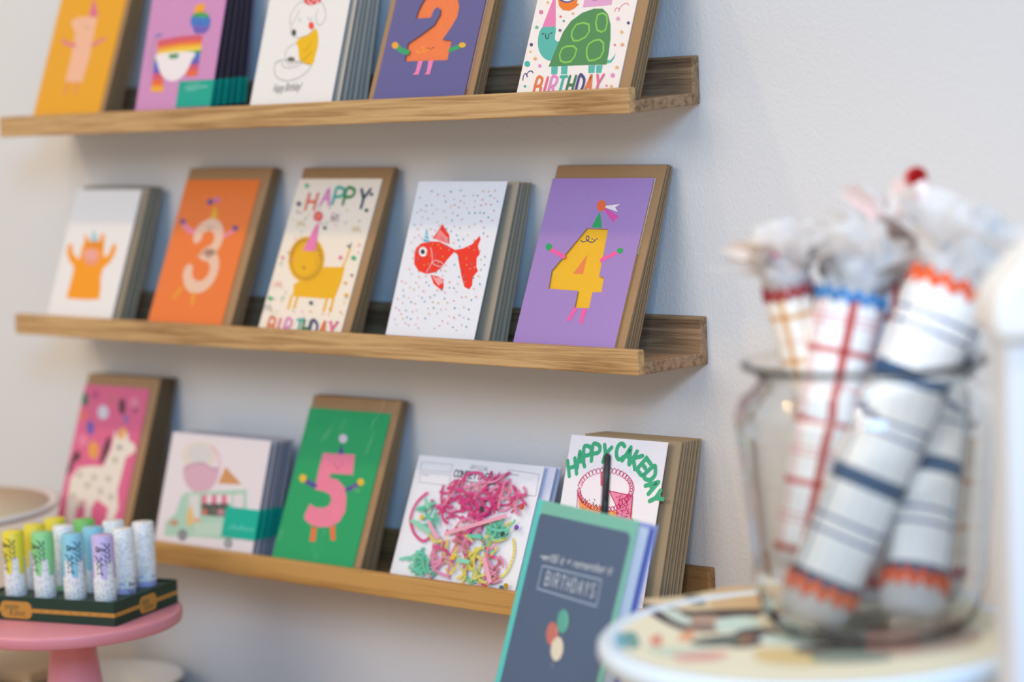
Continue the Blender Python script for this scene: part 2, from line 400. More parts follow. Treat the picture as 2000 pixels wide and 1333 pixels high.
s2 = shelf(2, 'middle wooden picture ledge, holding the goldfish and number 4 cards', W1, W1b)
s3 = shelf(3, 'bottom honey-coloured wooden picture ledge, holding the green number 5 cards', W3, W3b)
# brass screw heads in the back board of the top ledge
mb = MB(); mb.lathe([(0, .0016), (.0022, .0014), (.0036, .0004), (.0038, 0)], 20)
sc = mb.build('screw', [enamel('#b58a2c', .35)], s1); sc.rotation_euler = (radians(90), 0, 0); sc.location = (-.158, -BT, -.002)
# painted-over hairline in the wall
# ------------------------------------------------------------------ cards
def frame(s, x0, yb, th):
    A = SH[s][2]; ex = Vector((1, 0, A)).normalized()
    up = Vector((0, sin(th), cos(th))); up = (up - ex * up.dot(ex)).normalized(); n = ex.cross(up)
    return Vector((x0, yb, base_z(s, x0, yb) + .0004)), ex, up, n
def quat(ex, n, up):
    # local x = ex, local y = -n (into the wall), local z = up
    m = Matrix((ex, -n, up)).transposed(); return m.to_quaternion()
def slab(name, parent, u0, u1, v0, v1, y0, y1, mat, bevel=0):
    mb = MB(); mb.box((u0, y0, v0), (u1, y1, v1)); return mb.build(name, mat, parent, bevel=bevel)
def sleeve(parent, u0, u1, v0, v1, y0, y1, wr=.25):
    """thin clear bag: slightly puffed front, sealed edges"""
    mb = MB(); nx, nz = 14, 18; rng = random.Random(int((u1 + v1 * 7) * 1e5))
    vs = []
    for j in range(nz + 1):
        for i in range(nx + 1):
            a, b = i / nx, j / nz
            e = min(a, 1 - a, b, 1 - b)
            vs.append((u0 + (u1 - u0) * a, y0 - min(e * 6, 1) * .0004 - rng.random() * .00018, v0 + (v1 - v0) * b))
    fs = [(j * (nx + 1) + i, j * (nx + 1) + i + 1, (j + 1) * (nx + 1) + i + 1, (j + 1) * (nx + 1) + i) for j in range(nz) for i in range(nx)]
    mb.add(vs, fs, 0, True)
    mb.add([(u1, y0, v0), (u1, y1, v0), (u1, y1, v1), (u1, y0, v1)], [(0, 1, 2, 3)])
    return mb.build('cellophane_sleeve', film_mat(wr), parent, fix=False)
def die_cut(name, parent, rect, hole, y0, y1, mat):
    cu = bpy.data.curves.new('c', 'CURVE'); cu.dimensions = '2D'; cu.fill_mode = 'BOTH'; cu.extrude = (y1 - y0) / 2
    for pts in (rect, hole):
        sp = cu.splines.new('POLY'); sp.points.add(len(pts) - 1)
        for q, p in zip(sp.points, pts): q.co = (p[0], p[1], 0, 1)
        sp.use_cyclic_u = True
    ob = bpy.data.objects.new('c', cu); me0 = ob.to_mesh()
    V = [(v.co.x, (y0 + y1) / 2 - v.co.z, v.co.y) for v in me0.vertices]; F = [tuple(p.vertices) for p in me0.polygons]
    ob.to_mesh_clear(); bpy.data.objects.remove(ob); bpy.data.curves.remove(cu)
    me = bpy.data.meshes.new(name); me.from_pydata(V, [], F)
    bm = bmesh.new(); bm.from_mesh(me); bmesh.ops.remove_doubles(bm, verts=bm.verts[:], dist=1e-6); bmesh.ops.recalc_face_normals(bm, faces=bm.faces[:]); bm.to_mesh(me); bm.free()
    return link(name, me, parent, [mat])

SPEC = {  # shelf, x0, env w, env h, lean, card rect (u0,u1,v0,v1)
 'four': (2, -.1589, .1292, .1835, 23.5, (.0, .1202, .0, .1705)),
 'fish': (2, -.3235, .1159, .1649, 20.8, (.0, .1159, .0, .1649)),
 'lion': (2, -.5050, .1300, .1839, 24.4, (-.001, .1190, .0, .1716)),
 'three': (2, -.6806, .1310, .1836, 23.6, (.0005, .1180, .0, .1700)),
 'monster': (2, -.8535, .1142, .1600, 20.7, (.0, .1132, .0, .1560)),
 'pinkllama': (3, -.8618, .1257, .1857, 19.6, (-.0008, .1125, .0, .173)),
 'truck': (3, -.6890, .1562, .1278, 17.2, (.0, .1562, .0, .1278)),
 'five': (3, -.5035, .1276, .1832, 23.7, (.0, .1180, .0, .1690)),
 'confetti': (3, -.3335, .1641, .1299, 24.0, (.0, .1641, .0, .1299)),
 'cake': (3, -.1308, .1137, .1606, 17.8, (.0, .1137, .0, .1596)),
 'one': (1, -.8562, .1212, .1835, 21.0, (.0, .1150, .0, .1705)),
 'pinata': (1, -.6791, .1186, .1780, 15.6, (.0, .1186, .0, .1780)),
 'dog': (1, -.4999, .1177, .1640, 18.3, (.0, .1177, .0, .1640)),
 'two': (1, -.3347, .1367, .1835, 22.2, (.0088, .1280, .0, .1705)),
 'turtle': (1, -.1416, .1308, .1835, 22.4, (.0, .1184, .0, .1705)),
}
STACK = {  # copies behind, thickness at the bottom, at the top, label, group, kind of unit
 'four': (5, .0225, .0150), 'fish': (5, .0385, .0300), 'lion': (5, .0190, .0140), 'three': (4, .0150, .0125), 'monster': (4, .0260, .0240),
 'pinkllama': (7, .0400, .0250), 'truck': (4, .0290, .0290), 'five': (5, .0240, .0140), 'confetti': (2, .0150, .0130), 'cake': (7, .0420, .0360),
 'one': (6, .0240, .0180), 'pinata': (5, .0480, .0330), 'dog': (6, .0450, .0330), 'two': (5, .0170, .0130), 'turtle': (4, .0170, .0130),
}
YB = -.0893
def card_thing(key, label):
    s, x0, w, h, th, cr = SPEC[key]
    o, ex, up, n = frame(s, x0, YB, radians(th))
    t = thing('greeting_card', label, 'card', o, quat(ex, n, up))
    return t, o, ex, up, n
def back_stack(key, label, group, edge, env=KRAFT, card='#e9e4dc', film=True, dx=0, band=None, first=None):
    s, x0, w, h, th, cr = SPEC[key]; N, Tb, Tt = STACK[key]
    fy = YB + h * sin(radians(th)); ty1 = min(fy + Tt, -.0035)
    root = None
    for k in range(1, N + 1):
        a = (k if first is None else k + first) / (N + (first or 0)) 
        yb = YB + Tb * a; yt = fy + (ty1 - fy) * a
        ang = asin((yt - yb) / h)
        o, ex, up, n = frame(s, x0 + dx + ((k * 37) % 5 - 2) * .00025, yb, ang)
        zs = (h * cos(radians(th)) - .0022 * a) / (h * cos(ang)); 
        if root is None:
            root = thing('greeting_card', label, 'card', o, quat(ex, n, up), group)
            slab('envelope', root, 0, w, 0, h, .0005, .0013, paper(env, .7, .06))
            slab('card', root, cr[0] + .0005, cr[1], .0, cr[3], -.0004, .00045, paper(card, .6))
            if film:
                mb = MB(); mb.box((-.0006, -.0008, -.0002), (w + .0012, .0015, h + .0008)); mb.build('cellophane_sleeve', film_mat(), root)
            if band:
                slab('paper_band', root, band[0], w + .0014, band[1], band[2], -.0009, .0016, paper('#12a08a', .45))
            kids = list(root.children); root.scale = (1, 1, zs)
        else:
            r = root.copy(); COL.objects.link(r); r.location = o; r.rotation_quaternion = quat(ex, n, up); r.scale = (1, 1, zs)
            for c in kids:
                q = c.copy(); COL.objects.link(q); q.parent = r
ZT = {'z1': (0, 0, 4), 'z2': (450, 0, 4), 'z3': (900, 0, 4), 'z4': (0, 300, 3.508), 'z5': (460, 300, 3.332), 'z6': (920, 300, 2.898), 'b1': (0, 700, 3.92),
      't': (280, 820, 4.759), 'b3': (450, 750, 2.9625), 'b4': (740, 860, 3.5075), 'b5': (940, 820, 2.598), None: None}
def art_for(o, ex, up, n, z): return Art(o, ex, up, n, ZT[z])

def basic_card(key, label, face, env=KRAFT, has_env=True, film=True, z=None, cardedge=None):
    """front card: returns thing, art on its face"""
    t, o, ex, up, n = card_thing(key, label)
    s, x0, w, h, th, cr = SPEC[key]
    if has_env: slab('envelope', t, 0, w, 0, h, .0012, .0020, paper(env, .7, .06))
    slab('card', t, cr[0], cr[1], cr[2], cr[3], 0, .0009, paper(face, .5))
    a = art_for(o, ex, up, n, z)
    if film: sleeve(t, -.0008, w + .0014, -.0003, h + .001, -.0007, .0022, {'five': 1.6, 'pinata': 1.2}.get(key, .25))
    return t, a

# ---- number 1 card
t, a = basic_card('one', 'yellow card with a pale pink number 1 figure in a party hat', '#e8a313', z='z1')
a.poly([(560, 165), (600, 140), (680, 128), (760, 140), (735, 260), (700, 450), (640, 645), (510, 640), (560, 430), (590, 250), (565, 215)], '#edb695')
a.poly([(695, 130), (735, -20), (765, 130)], '#d9698c')
a.stroke([(590, 355), (530, 345), (490, 320)], 26, '#d9609a'); a.stroke([(715, 355), (770, 330), (815, 300)], 26, '#d9609a')
a.stroke([(535, 640), (510, 735)], 24, '#e8806a'); a.stroke([(605, 640), (590, 735)], 24, '#e8806a')
a.stroke([(655, 210), (675, 220), (700, 205)], 5, '#8a6a55')
a.build('printed_design', t, clip=(0, 0, .115, .1705))
back_stack('one', 'brown enveloped card stacked behind the yellow number 1 card', 'cards behind the yellow number 1 card', 1)

# ---- rainbow pinata card
t, a = basic_card('pinata', 'mauve card with a rainbow striped party animal and teal paper band', '#cf8dbb', env='#5a3f80', z='z1')
RB = ['#d5556a', '#e8693a', '#f0a92c', '#f2cf46', '#3f9e56', '#3f77c2', '#6a5bae']
# body in stripes
yy = [275, 312, 340, 368, 396, 424, 470, 520]
def lerp(a_, b_, t_): return a_ + (b_ - a_) * t_
for i in range(5):
    y0_, y1_ = yy[i], yy[i + 1]
    a.poly([(1235, y0_ + 40), (1400, y0_ + 10), (1580, y0_ - 5), (1582 - i * 5, y1_ - 5), (1400, y1_ + 10), (1225, y1_ + 40)], RB[i])
for i, c in enumerate(['#3f9e56', '#3f77c2', '#6a5bae', '#d5556a', '#e8693a', '#f0a92c']):
    y0_ = 430 + i * 48
    a.poly([(1215 - i * 6, y0_), (1262 + i * 3, y0_), (1268 + i * 2, y0_ + 48), (1205 - i * 6, y0_ + 48)], c)
for i, c in enumerate(['#3f77c2', '#6a5bae', '#d5556a', '#e8693a']):
    y0_ = 420 + i * 45
    a.poly([(1490 - i * 10, y0_), (1566 - i * 6, y0_ - 8), (1560 - i * 6, y0_ + 37), (1480 - i * 10, y0_ + 45)], c)
a.poly([(1235, 425), (1510, 405), (1500, 470), (1450, 570), (1380, 628), (1310, 628), (1255, 570), (1228, 480)], '#efe3e3', 3)
a.poly([(1320, 425), (1400, 418), (1390, 455), (1325, 460)], '#3f8a5c')
for i, c in enumerate(['#f0a92c', '#e8693a', '#3f9e56', '#3f77c2', '#4a6cc0', '#6a5bae']):
    if i < 2: a.poly([(1530, 40 + i * 35), (1590, 32 + i * 35), (1600, 75 + i * 25), (1515, 85 + i * 25)], c)
    else: a.ell((1568, 120 + (i - 2) * 36), 78 if i in (3, 4) else 62, 26, c)
a.ell((1568, 160), 80, 50, '#3f77c2'); a.poly([(1495, 130), (1520, 105), (1600, 100), (1645, 130), (1600, 140)], '#3f9e56'); a.poly([(1500, 200), (1640, 205), (1600, 262), (1520, 262)], '#6f5db0')
a.poly([(1560, 30), (1610, 32), (1590, 90), (1520, 105), (1530, 60)], '#f0a32c'); a.stroke([(1545, 180), (1580, 185)], 6, '#243a6a')
a.stroke([(1260, 275), (1220, 290), (1190, 350), (1180, 440), (1170, 540)], 16, '#b39aa8', 4); a.stroke([(1260, 270), (1215, 285)], 20, '#5a76b8')
a.build('printed_design', t)
s_, x0_, w_, h_, th_, cr_ = SPEC['pinata']
slab('paper_band', t, .066, w_ + .0016, .0125, .040, -.0012, .0023, paper('#12a08a', .45))
ab = art_for(*frame(1, x0_, YB, radians(th_)), 'z1'); ab.lift = .0013
for y_, x0q, x1q, hq, wq in ((662, 1468, 1590, 5, 2.4), (692, 1455, 1640, 9, 3.4), (712, 1455, 1560, 5, 2.2)):      # two small blurred lines of script
    ab.stroke([(x0q + k * 9, y_ - (x0q + k * 9 - x0q) * .09 + (hq if k % 2 else -hq)) for k in range(int((x1q - x0q) / 9))], wq, '#bfe8dc')
ab.build('band_lettering', t)
back_stack('pinata', 'purple enveloped card with teal band behind the mauve party animal card', 'cards behind the mauve party animal card', 1, env='#6a4f93', card='#4a4038', band=(.066, .0125, .040))

# ---- dog card
t, a = basic_card('dog', 'white card with a sketched dog in a yellow jumper drinking coffee', '#e6e0db', has_env=False, film=False, z='z2')
G = '#8d8781'
a.poly([(515, 330), (560, 285), (610, 270), (665, 225), (685, 270), (685, 350), (665, 430), (638, 508), (555, 488), (535, 440), (530, 380)], '#e8b311', 3)
a.stroke([(575, 5), (520, 40), (475, 110), (465, 170), (480, 190), (510, 140), (540, 75)], 5, G, 5)
a.stroke([(480, 190), (470, 230), (490, 280), (550, 295), (610, 270), (660, 215)], 5, G, 5)
a.stroke([(660, 20), (700, 10), (735, 60), (745, 130), (715, 190), (680, 190), (670, 120), (685, 70)], 5, G, 5)
a.ell((497, 255), 17, 27, '#3c3a3a'); a.ell((632, 200), 22, 30, '#e8503e')
a.stroke([(530, 140), (545, 170), (555, 150)], 4, G); a.stroke([(600, 130), (620, 165), (645, 130)], 4, G)
a.poly([(575, 10), (600, -60), (660, -70), (710, 5), (680, 25), (630, 42), (595, 32)], '#d8343c', 3)
for q in ((610, 10), (650, 0), (630, 28), (680, 10), (650, -30)): a.ell(q, 9, 8, '#f3d9d6')
a.stroke([(510, 335), (440, 390), (430, 460), (455, 500), (520, 490), (560, 460)], 5, G, 5)
a.ell((475, 465), 30, 20, '#6a6560'); a.stroke([(350, 500), (400, 470), (560, 490), (635, 510)], 5, G, 4)
a.stroke([(400, 480), (420, 525), (500, 525), (570, 485)], 5, G, 4)
a.stroke([(380, 480), (350, 500), (345, 560), (370, 610), (440, 632), (530, 610), (600, 560), (635, 510)], 6, G, 5)
a.stroke([(570, 400), (600, 380), (640, 320)], 4, '#8a6a10', 3); a.stroke([(570, 470), (610, 430), (640, 400)], 4, '#8a6a10', 3)
p0 = a.P((328, 722)); p1 = a.P((622, 700)); rt = atan2(p1[1] - p0[1], p1[0] - p0[0])
a.font('Happy Birthday!', p0, .0125, '#77716c', slant=.35, rot=rt, squeeze=.50)
a.build('printed_design', t)
back_stack('dog', 'grey-green enveloped card stacked behind the white dog card', 'cards behind the white dog card', 1, env='#7d7f78', card='#cdbfae', film=False, dx=.004)

# ---- number 2 card (die cut)
def hole_card(key, label, z, face, inner, hole, smooth, inner_extra=None):
    t, o, ex, up, n = card_thing(key, label); s, x0, w, h, th, cr = SPEC[key]
    slab('envelope', t, 0, w, 0, h, .0026, .0034, paper(KRAFT, .7, .06))
    a = art_for(o, ex, up, n, z)
    hp = [a.P(p) for p in (smooth_closed(hole, smooth) if smooth else hole)]
    die_cut('card', t, [(cr[0], 0), (cr[1], 0), (cr[1], cr[3]), (cr[0], cr[3])], hp, 0, .0006, paper(face, .5))
    slab('inner_sheet', t, cr[0], cr[1] - .0004, .0002, cr[3] - .0004, .0017, .0022, paper(inner, .5))
    sleeve(t, -.0008, w + .0014, -.0003, h + .001, -.0008, .0036)
    return t, a, o, ex, up, n
two = [(1448, 145), (1462, 95), (1490, 35), (1530, -30), (1585, -75), (1650, -95), (1725, -75), (1772, -25), (1788, 50), (1772, 130), (1730, 205), (1656, 310), (1728, 315), (1695, 470), (1360, 480), (1386, 340), (1490, 270), (1590, 195), (1635, 115), (1640, 75), (1616, 55), (1590, 75), (1565, 138)]
t, a, o, ex, up, n = hole_card('two', 'indigo card with an orange cut-out number 2 figure in pink tights', 'z2', '#5f5b8f', '#f07a42', two, 0)
a.stroke([(1385, 410), (1340, 395), (1305, 365)], 46, '#2f9e63', 4); a.ell((1287, 355), 25, 27, '#f0a52e')
a.stroke([(1718, 390), (1760, 375), (1800, 358)], 40, '#2f9e63', 4); a.ell((1812, 352), 26, 20, '#f0b02e')
for q in ((1838, 345), (1836, 358), (1825, 335)): a.stroke([(1812, 352), q], 8, '#f0b02e')
a.poly([(1468, 478), (1505, 476), (1470, 583), (1425, 585), (1448, 560)], '#ef7fb0'); a.poly([(1548, 475), (1588, 472), (1558, 580), (1518, 583), (1535, 560)], '#ef7fb0')
a.build('printed_design', t)
a2 = Art(o - n * .0017, ex, up, n, ZT['z2'])
a2.stroke([(1455, 395), (1470, 410), (1500, 405), (1530, 400), (1548, 385)], 9, '#f5a030', 4); a2.stroke([(1480, 380), (1500, 365), (1515, 385), (1500, 400)], 8, '#f5a030', 3)
for q in ((1545, 378), (1585, 373)): a2.ell(q, 6, 5, '#5a3a30')
a2.stroke([(1558, 380), (1568, 388), (1574, 378)], 4, '#5a3a30')
a2.build('inner_print', t, map3=lambda x, y, lv: (x, .0017 - lv, y))
back_stack('two', 'brown enveloped card stacked behind the indigo number 2 card', 'cards behind the indigo number 2 card', 1)

# ---- turtle card
HB_COL = ['#e8763a', '#e8697a', '#e58ac0', '#3fb0a0', '#3f7a4c', '#4a3f78', '#e8763a', '#e86a8a']
t, a = basic_card('turtle', 'cream card with a green turtle in a pink party hat, BIRTHDAY below', '#f4e7de', z='z3')
TEAL = '#55b3a4'
a.poly([(640, 212), (738, 205), (735, 300), (760, 325), (820, 330), (780, 440), (700, 475), (640, 445), (607, 380), (605, 290)], TEAL, 4)
a.poly([(636, 213), (742, 205), (742, -30), (730, -30)], '#e87fae')
for x in (708, 785, 998, 1058): a.poly([(x, 512), (x + 52, 508), (x + 46 if x < 1000 else x + 40, 580 if x < 900 else 570), (x - 2, 582 if x < 900 else 572)], TEAL)
a.poly([(1140, 470), (1170, 470), (1195, 440), (1210, 415), (1200, 455), (1175, 490), (1140, 497)], TEAL)
a.poly([(686, 521), (740, 390), (800, 250), (860, 165), (950, 100), (1040, 68), (1110, 68), (1150, 110), (1170, 190), (1170, 300), (1155, 420), (1138, 505), (900, 512)], '#4d8a52', 0)
def ring(pts, w, c): a.stroke(pts + [pts[0]], w, c)
ring([(870, 240), (905, 190), (960, 178), (1000, 190), (1005, 245), (975, 290), (920, 318), (880, 318), (865, 280)], 15, '#86c552')
ring([(1070, 115), (1110, 102), (1140, 120), (1145, 180), (1130, 235), (1100, 250), (1065, 235), (1055, 180)], 15, '#86c552')
ring([(790, 380), (830, 362), (880, 360), (905, 385), (890, 440), (860, 480), (815, 490), (780, 475), (772, 430)], 15, '#86c552')
ring([(1000, 345), (1040, 318), (1085, 310), (1115, 335), (1115, 400), (1090, 450), (1045, 470), (1000, 475), (983, 430), (985, 380)], 15, '#86c552')
a.stroke([(660, 265), (668, 300), (685, 298), (688, 265)], 8, '#2e3438', 3); a.stroke([(636, 268), (646, 262)], 9, '#2e3438'); a.stroke([(704, 262), (714, 256)], 9, '#2e3438')
a.poly([(760, 0), (770, 50), (800, 80), (850, 85), (890, 65), (905, 50), (925, 35), (905, 25), (915, -5), (880, 0), (850, 15), (800, 10), (775, -10)], '#ee7a25')
a.stroke([(780, 2), (830, 18), (880, 2)], 12, '#4a4a8a', 4)
a.poly([(955, 58), (965, 0), (985, -40), (1190, -40), (1178, 38)], '#e3a3c8'); a.stroke([(1030, 2), (1050, 8), (1070, 0)], 5, '#b05a90')
a.stroke([(1205, 92), (1208, 72), (1225, 62), (1240, 75), (1232, 92)], 6, '#e87080', 4); a.stroke([(1240, 70), (1262, 40), (1300, 25), (1312, 42)], 6, '#e87080', 4)
a.stroke([(485, 628), (492, 590), (508, 575), (520, 602), (518, 580), (535, 558), (555, 556), (565, 570)], 8, '#4a3f78', 4)
rng = random.Random(5)
for q, r_, c in (((628, 95), 16, '#e8719a'), ((552, 350), 13, '#4a3f78'), ((520, 500), 22, '#3fb0a0'), ((618, 515), 13, '#e58ac0'), ((780, 130), 9, '#e86a6a'), ((806, 165), 9, '#3fb090'), ((1310, 180), 12, '#4a3f78'), ((1188, 590), 17, '#e58ac0'), ((502, 675), 10, '#3fb0a0'), ((1205, 352), 9, '#e87080'), ((545, 405), 8, '#f0b04a'), ((1140, 670), 8, '#e86a6a'), ((680, 20), 9, '#f0b04a')):
    a.ell(q, r_, r_ * 1.05, c, 12)
def star(q, r_, c):
    for k in range(3):
        b = k * pi / 3 + .3; a.stroke([(q[0] - r_ * cos(b), q[1] - r_ * sin(b)), (q[0] + r_ * cos(b), q[1] + r_ * sin(b))], 5, c)
for q, r_, c in (((594, 215), 17, '#3fb090'), ((776, 238), 14, '#3a3560'), ((583, 460), 18, '#f0a040'), ((877, 107), 11, '#f0b04a'), ((1230, 148), 20, '#e58ac0'), ((1258, 252), 16, '#f0b04a'), ((1263, 350), 18, '#f0a040'), ((1222, 528), 18, '#f0b04a'), ((1178, 675), 12, '#f0b04a')): star(q, r_, c)
xs = [570, 645, 685, 752, 825, 900, 968, 1040, 1112]
for i, ch in enumerate('BIRTHDAY'):
    p = a.P((xs[i], 718 - i * 3)); q = a.P((xs[i] + 48, 716 - i * 3))
    a.letter(ch, (p[0], p[1] - .0035), (q[0] - p[0]) * (.5 if ch == 'I' else 1), .0165, HB_COL[i], .0026, slant=.06)
a.build('printed_design', t, clip=(0, 0, .1184, .1705))
back_stack('turtle', 'brown enveloped card stacked behind the cream turtle birthday card', 'cards behind the turtle birthday card', 1)

# ---- monster card
t, a = basic_card('monster', 'white card with an orange cheering monster wearing a tiny blue hat', '#f0e9e4', has_env=False, film=True, z='z4')
OR = '#fb9d02'
a.poly([(455, 985), (480, 900), (500, 820), (505, 775), (475, 735), (460, 690), (462, 640), (478, 615), (495, 625), (500, 680), (530, 720), (545, 720), (560, 650), (580, 600), (582, 550), (600, 570), (615, 605), (680, 600), (695, 545), (715, 555), (715, 600), (712, 660), (712, 715), (745, 690), (765, 640), (780, 618), (800, 625), (790, 680), (760, 740), (705, 790), (690, 850), (690, 930), (680, 1000), (600, 1003), (470, 995)], OR)
a.poly([(590, 660), (700, 660), (712, 600), (590, 606)], '#ef8f05')
a.ell((626, 715), 52, 55, '#f19a78'); a.ell((626, 690), 52, 38, '#f2a79a')
a.poly([(622, 605), (645, 515), (668, 600)], '#8fc9d6')
a.build('printed_design', t)
back_stack('monster', 'grey enveloped card stacked behind the white orange monster card', 'cards behind the orange monster card', 1, env='#8d8575', card='#c9b08f', film=True, dx=.004)

# ---- number 3 card
t, a = basic_card('three', 'orange card with a pale pink number 3 figure in a party hat', '#f07b33', z='z4')
a.stroke([(1355, 575), (1370, 530), (1410, 498), (1455, 488), (1490, 515), (1500, 570), (1485, 620), (1450, 665), (1405, 690), (1450, 705), (1470, 760), (1460, 820), (1430, 875), (1385, 910), (1330, 915), (1295, 880), (1285, 830), (1290, 800)], 104, '#eec2a6', 5)
a.poly([(1435, 445), (1475, 350), (1495, 445)], '#e9a92b'); a.ell((1440, 333), 22, 20, '#5a4c8c'); a.ell((1487, 318), 24, 15, '#c873a8')
a.stroke([(1325, 540), (1290, 520), (1262, 490)], 44, '#ee8aa0', 3); a.ell((1253, 467), 20, 18, '#5a4c8c')
a.stroke([(1540, 565), (1575, 545), (1600, 525)], 34, '#ee8aa0', 3); a.ell((1612, 512), 20, 18, '#5a4c8c')
a.stroke([(1245, 920), (1220, 955), (1190, 990)], 26, '#f0a92c'); a.stroke([(1328, 955), (1318, 1035)], 28, '#f0a92c')
a.stroke([(1420, 500), (1445, 515), (1465, 500)], 6, '#8a6a60', 3)
a.build('printed_design', t)
back_stack('three', 'brown enveloped card stacked behind the orange number 3 card', 'cards behind the orange number 3 card', 1)

# ---- lion card
t, a = basic_card('lion', 'cream HAPPY BIRTHDAY card with a yellow lion in a pink party hat', '#f6e6d2', z='z5')
Y = '#f2b40a'
a.poly([(380, 850), (372, 930), (560, 945), (645, 945), (690, 830), (712, 740), (560, 738), (480, 800)], Y)
for x0q, x1q, yb_ in ((365, 345, 1015), (405, 382, 1012), (600, 575, 1030), (640, 618, 1035)): a.stroke([(x0q, 930), (x1q, yb_ - 8)], 26, Y)
a.stroke([(695, 745), (725, 680), (745, 620)], 18, Y)
a.ell((462, 690), 118, 150, '#efb012', rot=.12)
for k in range(60):
    b = 2 * pi * k / 60; r0, r1 = .74 + .06 * (k % 3), .97
    a.stroke([(462 + 110 * r0 * cos(b), 690 + 143 * r0 * sin(b)), (462 + 110 * r1 * cos(b + .1), 690 + 143 * r1 * sin(b + .1))], 6, '#a87a1c')
a.ell((450, 715), 78, 88, Y); a.stroke([(440, 735), (450, 755), (452, 735)], 7, '#5c4a30'); 
a.poly([(440, 635), (527, 460), (545, 460), (524, 635)], '#ee7fae'); a.ell((540, 410), 30, 34, '#ea5a72'); a.ell((540, 408), 14, 16, '#f0854f')
for q in ((742, 600), (755, 585), (728, 598)): a.stroke([(745, 615), q], 8, '#4a4a52')
for i, (ch, c, x, y, hh) in enumerate((('H', '#ea6a52', 455, 365, .0150), ('A', '#e58ac0', 552, 335, .0150), ('P', '#3fae9c', 632, 330, .0150), ('P', '#3a8a48', 700, 332, .0150), ('Y', '#3f4658', 790, 355, .0175))):
    p = a.P((x, y)); q = a.P((x + 70, y)); a.letter(ch, p, (q[0] - p[0]) * .82, hh * 1.12, c, .0033, slant=.0)
xs = [205, 268, 312, 385, 430, 480, 540, 600, 650]
for i, ch in enumerate('BIRTHDAY'):
    p = a.P((xs[i], 1155 + i * 4)); q = a.P((xs[i] + 42, 1155 + i * 4)); a.letter(ch, (p[0], p[1] - .003), (q[0] - p[0]) * (.5 if ch == 'I' else 1), .0165, HB_COL[i], .0028)
rng = random.Random(11)
CF_ = ['#e58ac0', '#f0b04a', '#3fae9c', '#e86a6a', '#4a4a6a', '#d8c86a', '#8fb8a8']
for q, r_, c in (((467, 212), 13, '#3fae6c'), ((415, 330), 15, '#4a4a58'), ((585, 487), 11, '#4a4a58'), ((888, 268), 11, '#2f5a48'), ((855, 372), 12, '#2f5a48'), ((772, 682), 15, '#3fae7c'), ((724, 925), 13, '#f0b020'), ((495, 975), 13, '#4a4a58'), ((228, 945), 14, '#3fae6c'), ((686, 680), 12, '#e8609a'), ((760, 795), 8, '#4a4a58'), ((718, 845), 10, '#f0b020'), ((310, 680), 11, '#e88a9a'), ((310, 940), 9, '#8fc8a8')): a.ell(q, r_, r_, c, 10)
for k in range(95):
    u, v = rng.uniform(.004, .115), rng.uniform(.02, .142)
    x_ = u / .119; 
    if .22 < x_ < .93 and .035 < v < .118: continue
    if rng.random() < .6: a.uvdisc((u, v), .0011, .0009, rng.choice(CF_), 7)
    else:
        b = rng.random() * 3; a.uvstroke([(u, v), (u + .004 * cos(b), v + .004 * sin(b))], .0008, rng.choice(CF_))
for q in ((650, 430), (790, 500), (430, 465), (280, 860), (215, 1010)): a.stroke([(q[0] - 30, q[1] + 20), (q[0] - 15, q[1] - 20), (q[0], q[1] + 10), (q[0] + 10, q[1] - 25), (q[0] + 25, q[1] + 20)], 5, {650: '#77748c', 790: '#d8b468', 430: '#d8b468', 280: '#e8907a', 215: '#8a8890'}[q[0]], 4)
a.build('printed_design', t, clip=(-.001, 0, .119, .1716))
back_stack('lion', 'brown enveloped card stacked behind the yellow lion birthday card', 'cards behind the lion birthday card', 1)

# ---- goldfish card
t, a = basic_card('fish', 'white card with a red goldfish among coloured confetti specks', '#e9e7ea', has_env=False, film=False, z='z5')
R_ = '#ef3320'
a.poly([(1165, 650), (1175, 615), (1210, 585), (1270, 572), (1330, 575), (1375, 598), (1430, 628), (1480, 618), (1540, 590), (1590, 535), (1595, 560), (1578, 600), (1590, 655), (1570, 680), (1568, 740), (1578, 765), (1545, 805), (1540, 860), (1520, 886), (1490, 870), (1470, 800), (1455, 720), (1445, 660), (1425, 640), (1380, 690), (1340, 745), (1300, 775), (1240, 785), (1190, 765), (1162, 720)], R_)
a.poly([(1283, 552), (1315, 510), (1347, 458), (1365, 490), (1392, 530), (1392, 590), (1340, 572)], R_)
for k in range(6): a.stroke([(1300 + k * 16, 560 + k * 4), (1335 + k * 8, 500 + k * 9)], 5, '#f7e9ec')
a.poly([(1268, 790), (1320, 800), (1355, 820), (1355, 870), (1345, 895), (1290, 850)], R_)
for k in range(4): a.stroke([(1285 + k * 15, 800 + k * 3), (1325 + k * 9, 858 - k * 6)], 5, '#f7e9ec')
a.stroke([(1270, 610), (1280, 660), (1278, 710), (1240, 778)], 5, '#f4cfd2', 4)
a.poly([(1275, 715), (1300, 695), (1335, 705), (1355, 735), (1330, 745), (1300, 735)], '#d92a1c'); a.stroke([(1275, 715), (1300, 695), (1340, 708), (1355, 735), (1320, 735), (1280, 715)], 5, '#f4cfd2')
a.ell((1221, 640), 26, 32, '#f7f4f2'); a.ell((1219, 640), 14, 17, '#26323a')
a.poly([(1222, 575), (1245, 495), (1262, 575)], '#58b4c8')
for q in ((1235, 555), (1250, 560), (1243, 535)): a.ell(q, 6, 5, '#e8f2f4', 8)
rng = random.Random(3); CC = ['#e8889a', '#e8a86a', '#2f8fae', '#d8a83a', '#e8706a', '#2a8a9a', '#e8a0b0']
pts = []
def fish_in(u, v): return False
tries = 0
